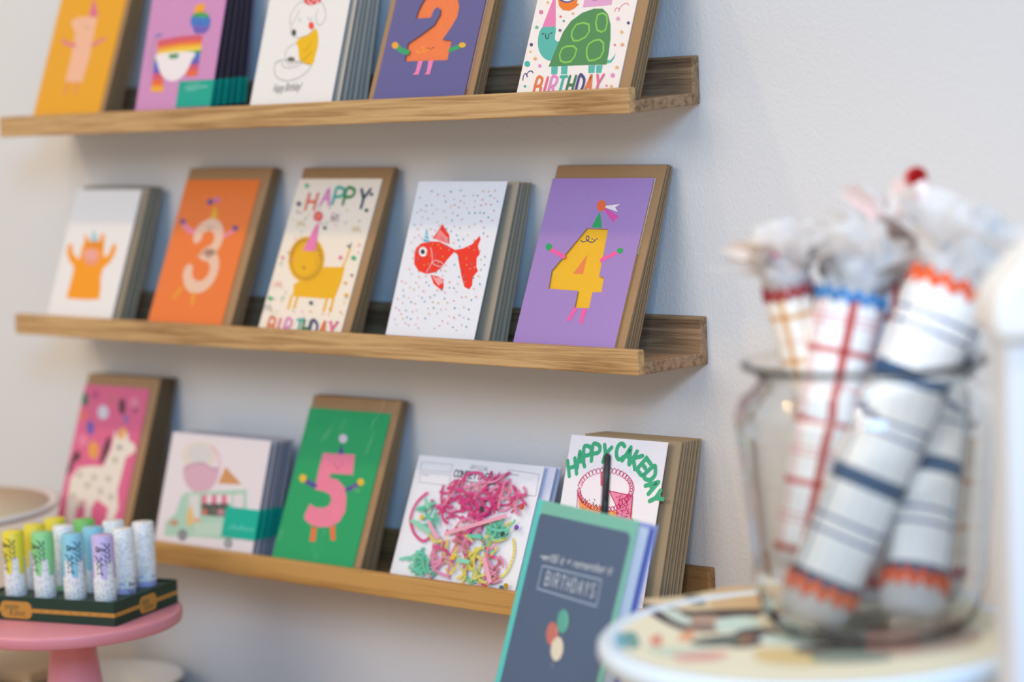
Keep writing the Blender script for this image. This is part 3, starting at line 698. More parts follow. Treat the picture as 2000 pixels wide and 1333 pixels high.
while len(pts) < 215 and tries < 4000:
    tries += 1
    u, v = rng.uniform(.006, .110), rng.uniform(.018, .156)
    if all((u - q[0]) ** 2 + (v - q[1]) ** 2 > .0052 ** 2 for q in pts): pts.append((u, v))
for u, v in pts:
    c = rng.choice(CC); b = rng.random() * 6.28; r_ = .0011
    k = rng.random()
    if k < .45: a.uvpoly([(u + r_ * 1.1 * cos(b + j * 2.1), v + r_ * 1.1 * sin(b + j * 2.1)) for j in range(3)], c)
    elif k < .75: a.uvdisc((u, v), r_ * .8, r_ * .8, c, 7)
    else: a.uvstroke([(u - .0011 * cos(b), v - .0011 * sin(b)), (u + .0011 * cos(b), v + .0011 * sin(b))], .0008, c)
a.build('printed_design', t)
back_stack('fish', 'grey-brown enveloped card stacked behind the white goldfish card', 'cards behind the white goldfish card', 1, env='#a89a85', card='#b09f88', film=False, dx=.008, first=1)

# ---- number 4 card (die cut)
four = [(655, 424), (776, 428), (725, 697), (752, 702), (738, 786), (687, 785), (668, 877), (585, 873), (604, 778), (438, 766), (455, 665)]
t, a, o, ex, up, n = hole_card('four', 'purple card with a yellow cut-out number 4 figure in a green party hat', 'z6', '#a583c0', '#f3b81f', four, 0)
a.poly([(681, 418), (730, 328), (742, 421)], '#22a25e'); a.ell((738, 296), 26, 32, '#ea6a3c', rot=.3)
a.poly([(762, 296), (845, 287), (815, 305), (832, 331), (760, 306)], '#f1e6e6'); a.poly([(752, 318), (768, 312), (832, 352), (836, 366), (815, 368), (812, 392), (798, 382)], '#dd4fa6')
a.stroke([(525, 585), (490, 565), (450, 543)], 27, '#ee5fa3'); a.poly([(425, 518), (440, 508), (460, 522), (455, 540), (438, 552), (422, 535)], '#27a35e', 3)
a.stroke([(740, 603), (785, 580), (828, 560)], 27, '#ee5fa3'); a.poly([(826, 545), (845, 534), (862, 545), (855, 562), (832, 566)], '#27a35e', 3)
a.poly([(580, 873), (606, 875), (570, 935), (560, 950), (540, 946), (545, 937)], '#ee5fa3'); a.poly([(628, 878), (657, 880), (638, 940), (632, 965), (612, 963), (615, 940)], '#ee5fa3')
a.build('printed_design', t)
a2 = Art(o - n * .0017, ex, up, n, ZT['z6'])
a2.poly([(660, 570), (577, 681), (634, 684)], '#f0834a')
a2.stroke([(622, 493), (632, 501), (650, 497), (665, 490), (667, 473), (657, 468), (651, 480), (662, 494), (680, 503), (698, 498), (704, 487)], 6, '#4a4270', 4)
for q in ((686, 484), (714, 484)): a2.ell(q, 4, 4, '#4a4270', 8)
a2.stroke([(694, 487), (698, 492), (703, 488)], 3, '#4a4270')
a2.build('inner_print', t, map3=lambda x, y, lv: (x, .0017 - lv, y))
back_stack('four', 'brown enveloped card stacked behind the purple number 4 card', 'cards behind the purple number 4 card', 1)

# ---- pink llama card
t, a = basic_card('pinkllama', 'pink card with a spotted white llama among coloured drops', '#e4668c', z='b1')
WH = '#f0e2d2'
a.poly([(500, 1200), (520, 1050), (540, 920), (600, 840), (700, 825), (790, 830), (850, 700), (870, 620), (885, 545), (900, 600), (935, 620), (975, 560), (985, 630), (1030, 660), (1040, 710), (1000, 740), (965, 760), (930, 900), (900, 1010), (905, 1150), (850, 1290), (800, 1290), (830, 1150), (740, 1080), (700, 1150), (690, 1290), (640, 1290), (655, 1090), (600, 1090), (560, 1290), (510, 1290)], WH)
a.poly([(765, 800), (790, 700), (820, 610), (850, 600), (840, 680), (805, 770), (780, 810)], '#2f2a2c'); a.poly([(505, 890), (540, 790), (580, 710), (615, 720), (610, 780), (570, 790), (530, 880)], '#4a2f34')
a.ell((650, 315), 28, 52, '#3f6a52'); a.ell((790, 415), 42, 55, '#dcd2da'); a.ell((935, 370), 26, 62, '#5c3440'); a.ell((692, 535), 28, 55, '#6a5ab0'); a.ell((715, 705), 40, 68, '#efa04a')
a.ell((965, 465), 22, 40, '#a86aa8'); a.ell((1030, 340), 32, 42, '#e88aa0'); a.ell((640, 440), 30, 42, '#e8706a'); a.ell((730, 280), 30, 35, '#c8507c'); a.ell((1035, 400), 22, 28, '#b85a78'); a.ell((635, 630), 36, 44, '#ec86a0'); a.ell((860, 320), 28, 30, '#d8707c')
a.poly([(915, 555), (945, 530), (965, 560), (940, 625), (915, 610)], '#efb45c', 3)
for q in ((610, 890), (720, 915), (830, 925), (670, 975), (770, 1020), (560, 1060), (850, 1065), (915, 685), (880, 780), (620, 1120)): a.ell(q, 22, 26, '#c9bfae', 12)
a.ell((915, 685), 10, 12, '#6a6460')
a.build('printed_design', t, clip=(-.0008, 0, .1125, .173))
back_stack('pinkllama', 'brown enveloped card stacked behind the pink llama card', 'cards behind the pink llama card', 1, env='#8a6a48')

# ---- ice cream truck card
t, a = basic_card('truck', 'white square card with a mint ice cream truck and teal paper band', '#eee0e0', has_env=False, film=True, z='t')
MI_ = '#b3d2bb'
a.ell((520, 330), 160, 130, '#e9d8c8'); a.ell((530, 320), 110, 90, '#ded6d2'); a.stroke([(640, 250), (690, 320), (710, 420), (690, 480)], 40, '#efc0c8', 4)
a.poly([(370, 460), (390, 430), (480, 400), (560, 405), (620, 440), (700, 450), (700, 520), (650, 620), (570, 680), (480, 680), (410, 620), (375, 540)], '#dfb0bd', 3)
a.stroke([(390, 460), (450, 420), (560, 405), (620, 450), (690, 460)], 14, '#b890a4', 3)
a.poly([(765, 440), (695, 595), (915, 605)], '#d9975c')
a.poly([(390, 680), (960, 650), (960, 900), (950, 1110), (740, 1115), (460, 1090), (195, 1080), (205, 960), (300, 870), (350, 720)], MI_)
a.poly([(430, 700), (520, 700), (520, 920), (410, 920)], '#e2dcd6'); a.poly([(840, 700), (930, 690), (925, 860), (830, 880)], '#ecdcdc')
a.poly([(540, 770), (800, 775), (790, 905), (540, 890)], '#57584e')
for k in range(6):
    a.poly([(545 + k * 46, 700), (591 + k * 46, 702), (588 + k * 46, 775), (565 + k * 46, 790), (543 + k * 46, 772)], '#e3748c' if k % 2 == 0 else '#f3dede')
a.ell((570, 860), 30, 34, '#c8705c'); a.ell((720, 860), 34, 30, '#c88a8c'); a.ell((650, 850), 14, 26, '#77776a')
a.poly([(400, 900), (440, 780), (470, 900), (450, 990), (415, 990)], '#eebf77'); a.ell((500, 940), 34, 28, '#eab48c'); a.ell((285, 960), 44, 30, '#c99a7c')
a.poly([(470, 960), (740, 960), (735, 1080), (470, 1080)], '#c3d8c2')
a.ell((365, 1075), 42, 52, '#767a7a'); a.ell((365, 1075), 20, 26, '#a8a0a8'); a.ell((790, 1150), 38, 44, '#8a8c8a'); a.ell((790, 1150), 16, 20, '#c8c0c0')
a.build('printed_design', t)
s_, x0_, w_, h_, th_, cr_ = SPEC['truck']
slab('paper_band', t, .106, w_ + .0016, .0235, .055, -.0012, .0014, paper('#05b296', .45))
ab = art_for(*frame(3, x0_, YB, radians(th_)), 't'); ab.lift = .0013
ab.stroke([(800, 1020), (815, 1000), (830, 1020), (845, 975), (855, 1022), (870, 1000), (885, 1024), (905, 1000), (915, 1026), (925, 980), (940, 1030), (955, 1008), (970, 1034), (985, 1010), (1005, 1036), (1025, 1015), (1030, 1035)], 7, '#86dccb', 4)
ab.build('band_lettering', t)
back_stack('truck', 'lilac enveloped card with teal band behind the ice cream truck card', 'cards behind the ice cream truck card', 1, env='#6a5040', card='#b2aab0', band=(.106, .0235, .055), dx=.002)

# ---- number 5 card
t, a = basic_card('five', 'green card with a pink number 5 figure in a glossy clear sleeve', '#1ba362', z='b3')
PK = '#f4839c'
a.poly([(537, 402), (722, 410), (708, 527), (580, 520), (575, 545), (620, 555), (660, 600), (672, 660), (665, 740), (630, 800), (580, 828), (520, 832), (460, 815), (428, 785), (428, 760), (460, 695), (490, 715), (540, 720), (572, 705), (585, 670), (575, 640), (545, 625), (487, 612), (510, 500)], PK)
a.poly([(622, 405), (642, 350), (657, 408)], '#4f4690'); a.ell((652, 318), 24, 26, '#dcc9d8')
a.stroke([(490, 592), (460, 578), (435, 560)], 34, '#5b4c94'); a.ell((420, 548), 21, 23, '#eec02c'); a.stroke([(678, 612), (705, 600), (735, 585)], 34, '#5b4c94'); a.ell((754, 570), 20, 21, '#eec02c')
a.poly([(472, 828), (500, 832), (490, 915), (458, 912)], '#ee7440'); a.poly([(575, 830), (606, 818), (608, 908), (582, 908)], '#ee7440')
a.stroke([(598, 462), (610, 472)], 5, '#9a5570'); a.stroke([(650, 462), (638, 472)], 5, '#9a5570'); a.stroke([(612, 482), (622, 492), (634, 482)], 5, '#9a5570')
a.build('printed_design', t)
back_stack('five', 'brown enveloped card stacked behind the green number 5 card', 'cards behind the green number 5 card', 1)

# ---- confetti gram card with crinkle paper in a clear bag
t, a = basic_card('confetti', 'white confetti card with pink, mint and yellow crinkle paper in a clear bag', '#f2eff2', has_env=False, film=False, z='b4')
GR = '#77757c'
p = a.P((625, 200)); a.word('OFFICIAL', p, .0027, .0042, GR, .0005, rot=-.02)
p = a.P((512, 250)); a.word('CONFETTI GRAM', p, .0042, .0064, '#3a383c', .0013, gap=.22, rot=-.01)
a.stroke([(510, 272), (700, 294)], 5, '#4e4c50'); a.stroke([(745, 300), (850, 314)], 5, '#4e4c50')
for bx in ([(295, 150), (508, 170), (495, 222), (285, 205)], [(285, 222), (495, 240), (480, 312), (278, 290)], [(890, 205), (1100, 235), (1075, 385), (865, 360)]):
    a.stroke(bx + [bx[0]], 3.5, '#b9b6c0')
a.stroke([(300, 240), (345, 244)], 3, GR); a.stroke([(900, 235), (960, 242)], 3, GR)
a.build('printed_design', t)
rng = random.Random(21)
def crinkle(mb, mi, c, ln, ang, w, amp, bend=0, y0=-.0012, puff=.0045):
    n_ = int(ln / .0011) + 2; ps = []
    x, z = c; x -= ln / 2 * cos(ang); z -= ln / 2 * sin(ang); d = ang - bend / 2
    yb_ = y0 - rng.random() * puff
    for k in range(n_):
        ps.append((x, z, d, yb_ + (amp if k % 2 else -amp))); x += cos(d) * .0011; z += sin(d) * .0011; d += bend / n_
    vs = []
    for x, z, d, y in ps:
        q = (-sin(d) * w / 2, cos(d) * w / 2); vs += [(x + q[0], min(y, -.0003), z + q[1]), (x - q[0], min(y, -.0003), z - q[1])]
    mb.add(vs, [(2 * k, 2 * k + 1, 2 * k + 3, 2 * k + 2) for k in range(n_ - 1)], mi)
def uv(z_, p): return a.P(p)
mb = MB()
HOT, LP, MT, YL, SAL = 0, 1, 2, 3, 4
def cluster(n_, cx, cy, rx, ry, cols, lo=.010, hi=.028):
    for _ in range(n_):
        b = rng.random() * 6.28; r_ = rng.random() ** .6
        c = a.P((cx + rx * r_ * cos(b), cy + ry * r_ * sin(b)))
        c = (min(max(c[0], .018), .146), min(max(c[1], .017), .114))
        crinkle(mb, rng.choice(cols), c, rng.uniform(lo, hi), rng.random() * 3.14, rng.uniform(.0020, .0034), .0007, rng.uniform(-2.4, 2.4))
cluster(62, 600, 450, 210, 170, [HOT, HOT, HOT, LP]); cluster(26, 770, 380, 240, 100, [HOT, LP])
cluster(26, 880, 380, 150, 170, [LP, LP, HOT]); cluster(30, 600, 720, 200, 180, [LP, HOT, SAL, YL]); cluster(20, 800, 650, 130, 90, [MT, YL, MT])
cluster(20, 640, 820, 180, 140, [YL, LP, YL]); cluster(18, 310, 860, 90, 90, [MT]); cluster(8, 370, 480, 60, 120, [MT]); cluster(12, 430, 840, 80, 110, [HOT, LP])
cluster(10, 810, 900, 60, 110, [LP, SAL], .008, .02); cluster(9, 640, 960, 110, 40, [MT, YL], .008, .018)
for pth, mi in (([(345, 360), (270, 430), (225, 540), (250, 640), (310, 695), (360, 670)], HOT), ([(545, 360), (600, 250), (700, 230), (760, 300), (860, 250), (910, 225)], HOT), ([(930, 680), (935, 780), (890, 900), (835, 950)], YL), ([(150, 820), (220, 810), (290, 850)], MT)):
    q = [a.P(p_) for p_ in smooth_open(pth, 10)]; vs = []
    for k, (x, z) in enumerate(q):
        d = Vector(q[min(k + 1, len(q) - 1)]) - Vector(q[max(k - 1, 0)]); d.normalize(); w2 = .0014
        y = -.0022 + (.0006 if k % 2 else -.0006); vs += [(x - d.y * w2, y, z + d.x * w2), (x + d.y * w2, y, z - d.x * w2)]
    mb.add(vs, [(2 * k, 2 * k + 1, 2 * k + 3, 2 * k + 2) for k in range(len(q) - 1)], mi)
ck = mb.build('crinkle_paper', [paper('#ea4f8c', .6), paper('#f3a0b6', .6), paper('#86d8b2', .6), paper('#f0df72', .6), paper('#e58a8e', .6)], t, fix=False); ck['kind'] = 'stuff'
# the long flat pale strips and small charms
mb = MB()
def strip(p_, q_, w, mi, y=-.0068):
    A_, B_ = Vector(a.P(p_)), Vector(a.P(q_)); d = (B_ - A_).normalized(); k = Vector((-d.y, d.x)) * w / 2
    v = [A_ + k, A_ - k, B_ - k, B_ + k]; mb.add([(c.x, y, c.y) for c in v] + [(c.x, y + .0002, c.y) for c in v], [(0, 1, 2, 3), (7, 6, 5, 4), (0, 3, 7, 4), (1, 5, 6, 2)], mi)
strip((480, 655), (905, 530), .0040, 0); strip((250, 560), (385, 645), .0042, 1); strip((565, 835), (650, 848), .0040, 1); strip((370, 570), (430, 690), .0042, 0); strip((745, 815), (790, 990), .0050, 0, -.0060); strip((350, 410), (370, 480), .004, 1)
mb.build('paper_strip', [paper('#f4a9bb', .55), paper('#8fd8b6', .55)], t)
mb = MB()
for p_, mi in (((1005, 470), 0), ((750, 1015), 0), ((968, 610), 1), ((865, 1025), 2), ((895, 1010), 3), ((895, 1010), 3), ((535, 815), 3), ((730, 480), 4), ((875, 655), 4), ((320, 540), 3)):
    c = a.P(p_); n_ = 14; vs = [(c[0] + .0026 * cos(2 * pi * k / n_), -.0062, c[1] + .0026 * sin(2 * pi * k / n_)) for k in range(n_)] + [(c[0] + .0026 * cos(2 * pi * k / n_), -.0052, c[1] + .0026 * sin(2 * pi * k / n_)) for k in range(n_)]
    mb.add(vs, [tuple(range(n_)), tuple(range(2 * n_ - 1, n_ - 1, -1))] + [(k, (k + 1) % n_, n_ + (k + 1) % n_, n_ + k) for k in range(n_)], mi)
mb.build('sequin', [enamel('#c8452e'), enamel('#7c3fae'), enamel('#1f6a8a'), enamel('#eec42c'), enamel('#2c3a3a')], t)
# bag film, puffed over the filling
mb = MB(); nx, nz = 22, 18; w_, h_ = .1641, .1299; vs = []
for j in range(nz + 1):
    for i in range(nx + 1):
        A_, B_ = i / nx, j / nz; e = min(A_, 1 - A_, B_, 1 - B_); vs.append((-.0006 + (w_ + .0014) * A_, -.0006 - min(e * 9, 1) * .0078 - rng.random() * .0005, B_ * (h_ + .0006)))
mb.add(vs, [(j * (nx + 1) + i, j * (nx + 1) + i + 1, (j + 1) * (nx + 1) + i + 1, (j + 1) * (nx + 1) + i) for j in range(nz) for i in range(nx)], 0, True)
mb.build('clear_bag', film_mat(), t, fix=False)
back_stack('confetti', 'white card stacked behind the confetti card', 'cards behind the confetti card', 1, env='#d7d5e4', card='#dfdcea', film=False, dx=.010)

# ---- cake card
t, a = basic_card('cake', 'white HAPPY CAKEDAY card with a scribbled pink and orange cake', '#f3edef', has_env=False, film=False, z='b5')
GN = '#3fae7e'
def arcword(txt, pts, hgt, wid, sw):
    for ch, (x, y, rot) in zip(txt, pts):
        p = a.P((x, y)); a.letter(ch, p, wid, hgt, GN, sw, rot=radians(rot))
# x,y lower left in crop coords
arcword('HAPPY', [(447, 288, 20), (486, 248, 16), (520, 222, 10), (559, 210, 4), (600, 208, -12)], .0150, .0090, .0040)
arcword('CAKEDAY', [(682, 200, 2), (716, 208, -14), (752, 228, -28), (790, 252, -40), (822, 284, -48), (834, 336, -56), (850, 392, -62)], .0140, .0085, .0040)
MG = '#cf1560'
a.poly([(493, 385), (500, 460), (510, 640), (690, 640), (760, 600), (770, 395), (700, 470), (600, 450)], '#f4a355')
a.poly([(497, 375), (500, 320), (540, 275), (600, 255), (680, 262), (740, 300), (768, 350), (765, 390), (650, 362), (688, 440), (640, 460), (570, 440), (520, 415)], '#f6eaec')
a.poly([(650, 362), (770, 388), (762, 500), (735, 520), (690, 500), (686, 440)], '#ee8aa8')
a.poly([(606, 270), (620, 262), (622, 342), (606, 335)], '#e06a8a')
rng = random.Random(8)
for k in range(26):
    b = radians(190 + k * 9.0); x, y = 633 + 132 * cos(b), 350 + 92 * sin(b)
    a.stroke([(x - 13, y), (x, y - 15), (x + 12, y), (x, y + 15), (x - 12, y)], 3.2, MG, 3)
for k in range(24):
    b = radians(k * 7.6 + 5); x, y = 630 + 132 * cos(b), 362 + 96 * sin(b)
    if k > 6: a.stroke([(x - 10, y), (x, y - 13), (x + 9, y), (x, y + 13), (x - 10, y)], 4, MG, 3)
a.stroke([(650, 362), (770, 388), (762, 480)], 4, MG); a.stroke([(650, 362), (690, 445), (686, 520)], 4, MG)
for k in range(60):
    x, y = rng.uniform(690, 752), rng.uniform(385, 500)
    if x < 690 + (y - 385) * .05: continue
    a.stroke([(x, y), (x + rng.uniform(-14, 14), y + rng.uniform(-14, 14))], 3.2, MG)
a.stroke([(492, 380), (488, 450)], 4, MG); a.stroke([(770, 395), (760, 500), (775, 515)], 4, MG)
for k in range(26):
    x, y = rng.uniform(498, 600), rng.uniform(400, 455); a.stroke([(x, y), (x + 3, y + 7)], 3, '#8a3a2a')
for k in range(18):
    x, y = rng.uniform(500, 680), rng.uniform(425, 500); a.stroke([(x, y), (x + rng.uniform(-6, 8), y + 12)], 6, '#e8762c')
a.build('printed_design', t)
back_stack('cake', 'brown enveloped card stacked behind the white cakeday card', 'cards behind the cakeday card', 1, env='#a28764', card='#a89274', film=False, dx=.009, first=1)

# ------------------------------------------------------------------ birthday notebook, riser, pen
ps = radians(-15); th = radians(19)
ex = Vector((cos(ps), sin(ps), 0)); up = Vector((-sin(ps) * sin(th), cos(ps) * sin(th), cos(th))); n = ex.cross(up)
NBW, NBH, NBT = .141, .210, .020
TLn = Vector((.004, -.241, -.108)); on = TLn - up * NBH
nb = thing('notebook', 'grey-blue birthdays notebook with teal spine, leaning before the bottom ledge', 'notebook', on, quat(ex, n, up))
SP = .004
slab('cover', nb, 0, NBW, 0, NBH, 0, .0022, paper('#74b3a0', .5), bevel=.0012)
mb = MB(); mb.box((-.0012, -.0006, -.0003), (.0075, NBT + .0006, NBH + .0003)); mb.build('spine', paper('#57c0b6', .45), nb, bevel=.002)
slab('pages', nb, .0075, NBW - .006, .003, NBH - .0035, .0022, NBT - .003, paper('#dfe6ef', .7, .06))
slab('divider_page', nb, .0075, NBW - .003, .003, NBH - .003, NBT - .003, NBT - .0016, paper('#3d4aa0', .6))
slab('back_cover', nb, 0, NBW, 0, NBH, NBT - .0016, NBT, paper('#8a9ad0', .5), bevel=.0006)
an = Art(on, ex, up, n, ZT['b5'])
def rrect(x0, y0, x1, y1, r):
    out = []
    for cx, cy, a0 in ((x1 - r, y1 - r, 0), (x0 + r, y1 - r, 90), (x0 + r, y0 + r, 180), (x1 - r, y0 + r, 270)):
        for k in range(7):
            b = radians(a0 + k * 15); out.append((cx + r * cos(b), cy + r * sin(b)))
    return out
p0 = an.P((292, 472)); p1 = an.P((765, 575))
an.uvpoly(rrect(p0[0], -.0, p1[0], p0[1], .007), '#4f6079')
an.uvpoly([(p0[0], 0), (p1[0], 0), (p1[0], .02), (p0[0], .02)], '#4f6079')
an.lift += .0001
b0 = an.P((312, 742)); b1 = an.P((610, 815)); b2 = an.P((584, 948)); b3 = an.P((285, 858))
rot = atan2(b1[1] - b0[1], b1[0] - b0[0])
for A_, B_ in ((b0, b1), (b1, b2), (b2, b3), (b3, b0)): an.uvstroke([A_, B_], .0016, '#8d9db0')
wlen = math.hypot(b2[0] - b3[0], b2[1] - b3[1])
q0 = an.P((322, 838)); q1 = an.P((572, 905)); rw = atan2(q1[1] - q0[1], q1[0] - q0[0]); L_ = math.hypot(q1[0] - q0[0], q1[1] - q0[1])
an.word('BIRTHDAYS', q0, L_ / 14.2, .0105, '#c2ccd2', .00105, gap=.72, rot=rw)
q0 = an.P((305, 714)); q1 = an.P((650, 787)); rw = atan2(q1[1] - q0[1], q1[0] - q0[0]); L_ = math.hypot(q1[0] - q0[0], q1[1] - q0[1])
an.font('write it + remember it', q0, .0098, '#c6cdd2', slant=.4, rot=rw, squeeze=L_ / .088)
an.uvstroke([an.P((300, 694)), an.P((340, 702))], .0007, '#c6cdd2'); an.uvstroke([an.P((360, 690)), an.P((400, 694))], .0007, '#c6cdd2')
an.ell((417, 1025), 29, 62, '#58a390', rot=.08); an.ell((362, 1088), 30, 60, '#bf6e62', rot=.06); an.ell((387, 1165), 31, 62, '#d9cfb8', rot=.1)
an.stroke([(433, 985), (440, 1020), (432, 1060)], 6, '#86c0ae', 3); an.stroke([(382, 1060), (388, 1090), (378, 1125)], 6, '#d49a8c', 3)
an.stroke([(366, 1227), (362, 1262)], 3, '#b9b49f'); an.stroke([(350, 1148), (352, 1195)], 2.5, '#8d8a85')
an.build('cover_print', nb)
# wooden riser under the notebook
mb = MB(); zb = on.z - .0006
riser = thing('wooden_riser', 'wooden riser block carrying the birthdays notebook', 'stand', (0, 0, 0))
mb = MB(); mb.box((-.06, -.36, TABZ + .0005), (.17, -.205, zb - .001 - .004)); mb.build('block', wood('riser_oak', '#b8906a', '#82603c'), riser, bevel=.002)
mb = MB(); mb.box((-.06, -.36, zb - .0045), (.17, -.205, zb - .0008)); mb.build('top_board', wood('riser_top', '#b8906a', '#82603c'), riser, bevel=.001)
# black pen standing behind the notebook against the cake card
pt = CAM + (CF + CR * ((1187 - 1000) / FPX) + CU * ((666.5 - 887) / FPX)) * 2.02
pb = CAM + (CF + CR * ((1174 - 1000) / FPX) + CU * ((666.5 - 1130) / FPX)) * 1.985
pen = thing('pen', 'black pen sticking up behind the birthdays notebook', 'pen', pb)
d = pt - pb; mb = MB(); mb.tube([Vector((0, 0, 0)), d * .97, d * .985, d], [.0034, .0034, .0031, .0018], 20); mb.build('pen_barrel', paper('#16181c', .35, spec=.5), pen)
sd = CR * .0; mb = MB(); mb.tube([d * .62 - CF * .0042, d * .9 - CF * .0044, d * .965 - CF * .0030], [.0008, .0009, .0008], 10); mb.build('pen_clip', paper('#2c2f36', .3, spec=.6), pen)

# ------------------------------------------------------------------ pink stand with lip balms
PZ = -.2682
PC = (-.600, -.269)
pk = thing('cake_stand', 'pink round cake stand carrying the dark green lip balm tray', 'cake stand', (PC[0], PC[1], TABZ))
H = PZ - TABZ
mb = MB(); R0 = .110
mb.lathe([(0, H), (R0 - .004, H), (R0 - .0008, H - .0008), (R0, H - .003), (R0 - .001, H - .0115), (R0 - .003, H - .0128), (.03, H - .0128), (0, H - .0128)], 96)
mb.build('plate', enamel('#e08d98', .35), pk)
mb = MB(); mb.lathe([(0, H - .0129), (.0225, H - .0129), (.0225, H - .016), (.024, H - .045), (.029, H - .085), (.038, H - .118), (.055, .010), (.064, .004), (.064, .0003), (0, .0003)], 64)
mb.build('pedestal', enamel('#e08d98', .3), pk)
K = Vector((-.509, -.286, PZ + .0004)); e1 = Vector((-.955, -.300, 0)).normalized(); e2 = Vector((-.302, .953, 0)); e2 = (e2 - e1 * e2.dot(e1)).normalized()
# local x along -e1 (to the right), y along e2
TW, TD, THH = .158, .112, .0235
org = K + e1 * TW
xr = -e1; q = Matrix((xr, e2, Vector((0, 0, 1)))).transposed().to_quaternion()
tray = thing('display_tray', 'dark green cardboard display tray with gold band, full of lip balms', 'tray', org, q)
GRN = paper('#1c3a2c', .45); 
mb = MB(); wt = .0018
mb.box((0, 0, 0), (TW, TD, .0012)); mb.box((0, 0, .0012), (TW, wt, THH)); mb.box((0, TD - wt, .0012), (TW, TD, THH)); mb.box((0, wt, .0012), (wt, TD - wt, THH)); mb.box((TW - wt, wt, .0012), (TW, TD - wt, THH))
mb.build('tray_box', GRN, tray)
TR = .0112
cols_ = [.022 + .0352 * k for k in range(4)]; cols_ = [TW - c - .001 for c in cols_]; rows_ = [.0205, .056, .0915]
# insert with round holes
cu = bpy.data.curves.new('c', 'CURVE'); cu.dimensions = '2D'; cu.fill_mode = 'BOTH'; cu.extrude = .0005
def addsp(pts):
    sp = cu.splines.new('POLY'); sp.points.add(len(pts) - 1)
    for q_, p_ in zip(sp.points, pts): q_.co = (p_[0], p_[1], 0, 1)
    sp.use_cyclic_u = True
addsp([(wt + .0003, wt + .0003), (TW - wt - .0003, wt + .0003), (TW - wt - .0003, TD - wt - .0003), (wt + .0003, TD - wt - .0003)])
for cx in cols_:
    for cy in rows_: addsp([(cx + (TR + .0007) * cos(2 * pi * k / 28), cy + (TR + .0007) * sin(2 * pi * k / 28)) for k in range(28)])
ob = bpy.data.objects.new('c', cu); m0 = ob.to_mesh(); V = [tuple(v.co + Vector((0, 0, THH - .003))) for v in m0.vertices]; F = [tuple(p_.vertices) for p_ in m0.polygons]
ob.to_mesh_clear(); bpy.data.objects.remove(ob); bpy.data.curves.remove(cu)
me = bpy.data.meshes.new('tray_insert'); me.from_pydata(V, [], F); link('tray_insert', me, tray, [paper('#3a4a42', .6)])
GOLD = '#c08a3c'
def side_art(vertical_side):
    at_ = Art((0, 0, 0), (1, 0, 0), (0, 0, 1), (0, -1, 0))
    W_ = TW if not vertical_side else TD
    at_.uvpoly([(0, .0085), (W_, .0085), (W_, .0125), (0, .0125)], GOLD)
    for k in range(14): at_.uvstroke([(W_ * (k + .35) / 14, .0105), (W_ * (k + .65) / 14, .0105)], .0007, '#8a5c22', cap=False)
    cx = W_ * (.5 if not vertical_side else .52)
    wr, hr = (.0185, .0085) if not vertical_side else (.0150, .0085)
    if not vertical_side: cx = TW - .115
    at_.uvpoly(rrect(cx - wr, .0105 - hr, cx + wr, .0105 + hr, .006), GOLD)
    at_.font('poppy', (cx - wr * .72, .0112), .0085, '#23402f', squeeze=.80 * wr / .0185); at_.font('& pout', (cx - wr * .45, .0050), .0085, '#23402f', squeeze=.80 * wr / .0185)
    return at_
side_art(False).build('tray_print', tray)
at_ = side_art(True); at_.build('tray_print', tray, map3=lambda x, y, lv: (TW + lv, x, y))

def balm(ix, iy, color, kind, label, turn):
    org_ = org + xr * cols_[ix] + e2 * rows_[iy] + Vector((0, 0, .0014))
    ztop = PZ + .0004 + THH + .0615; hh = ztop - org_.z
    t = thing('lip_balm_tube', label, 'lip balm', org_, group=None)
    t.rotation_euler = (0, 0, turn)
    r = .0108
    top, bot = (color, None) if kind == 'up' else (None, color)
    mb = MB(); mb.lathe([(0, 0), (r, 0), (r, hh * .36)], 40); mb.build('tube_base', speckle_mat() if kind == 'up' else paper(color, .4), t)
    mb = MB(); mb.lathe([(r, hh * .36 + .0002), (r, hh - .0015), (r - .0012, hh), (0, hh)], 40); mb.build('tube_cap', paper(color, .4) if kind == 'up' else speckle_mat(), t)
    # drips: fingers of speckled white running up over the colour
    lab = MB(); n_ = 60; heights = []
    for k in range(n_ + 1):
        b = k / n_; f_ = (b * 5) % 1
        e = .50 + .20 * (1 if f_ < .42 else 0)
        if kind != 'up': e = .34 + .14 * (1 if f_ < .45 else 0)
        heights.append(hh * e)
    vs = []
    for k in range(n_ + 1):
        b = 2 * pi * k / n_; vs += [((r + .0002) * cos(b), (r + .0002) * sin(b), hh * .33 if kind == 'up' else hh * .30), ((r + .0002) * cos(b), (r + .0002) * sin(b), heights[k])]
    lab.add(vs, [(2 * k, 2 * k + 2, 2 * k + 3, 2 * k + 1) for k in range(n_)], 0, True)
    lab.build('label_drips', speckle_mat(), t, fix=False)
    at_ = Art((0, 0, 0), (1, 0, 0), (0, 0, 1), (0, -1, 0)); 
    sz = .0125 if kind == 'up' else .010
    at_.font('poppy', (0, 0), sz, '#1d2a2a', slant=.2); at_.font('& pout', (.004, -.0085), sz, '#1d2a2a', slant=.2)
    def wrap(x, y, lv):
        # text runs up the tube: x -> height, y -> angle
        ang = -pi / 2 - (y) / r - .25; R_ = r + .0003
        z = hh * (.93 if kind == 'up' else .42) - x * .82
        ang = -pi / 2 + y / r + .1
        return (R_ * cos(ang), R_ * sin(ang), z)
    at_.build('tube_lettering', t, map3=wrap)
    return t
YC, GC, BC, LC = '#e8d23c', '#8ed08a', '#8cc6d6', '#c7b4dd'
base_rot = atan2(CAM.y - PC[1], CAM.x - PC[0]) + pi / 2
def lbl(c, w_): return f'{c} lip balm tube {w_}'
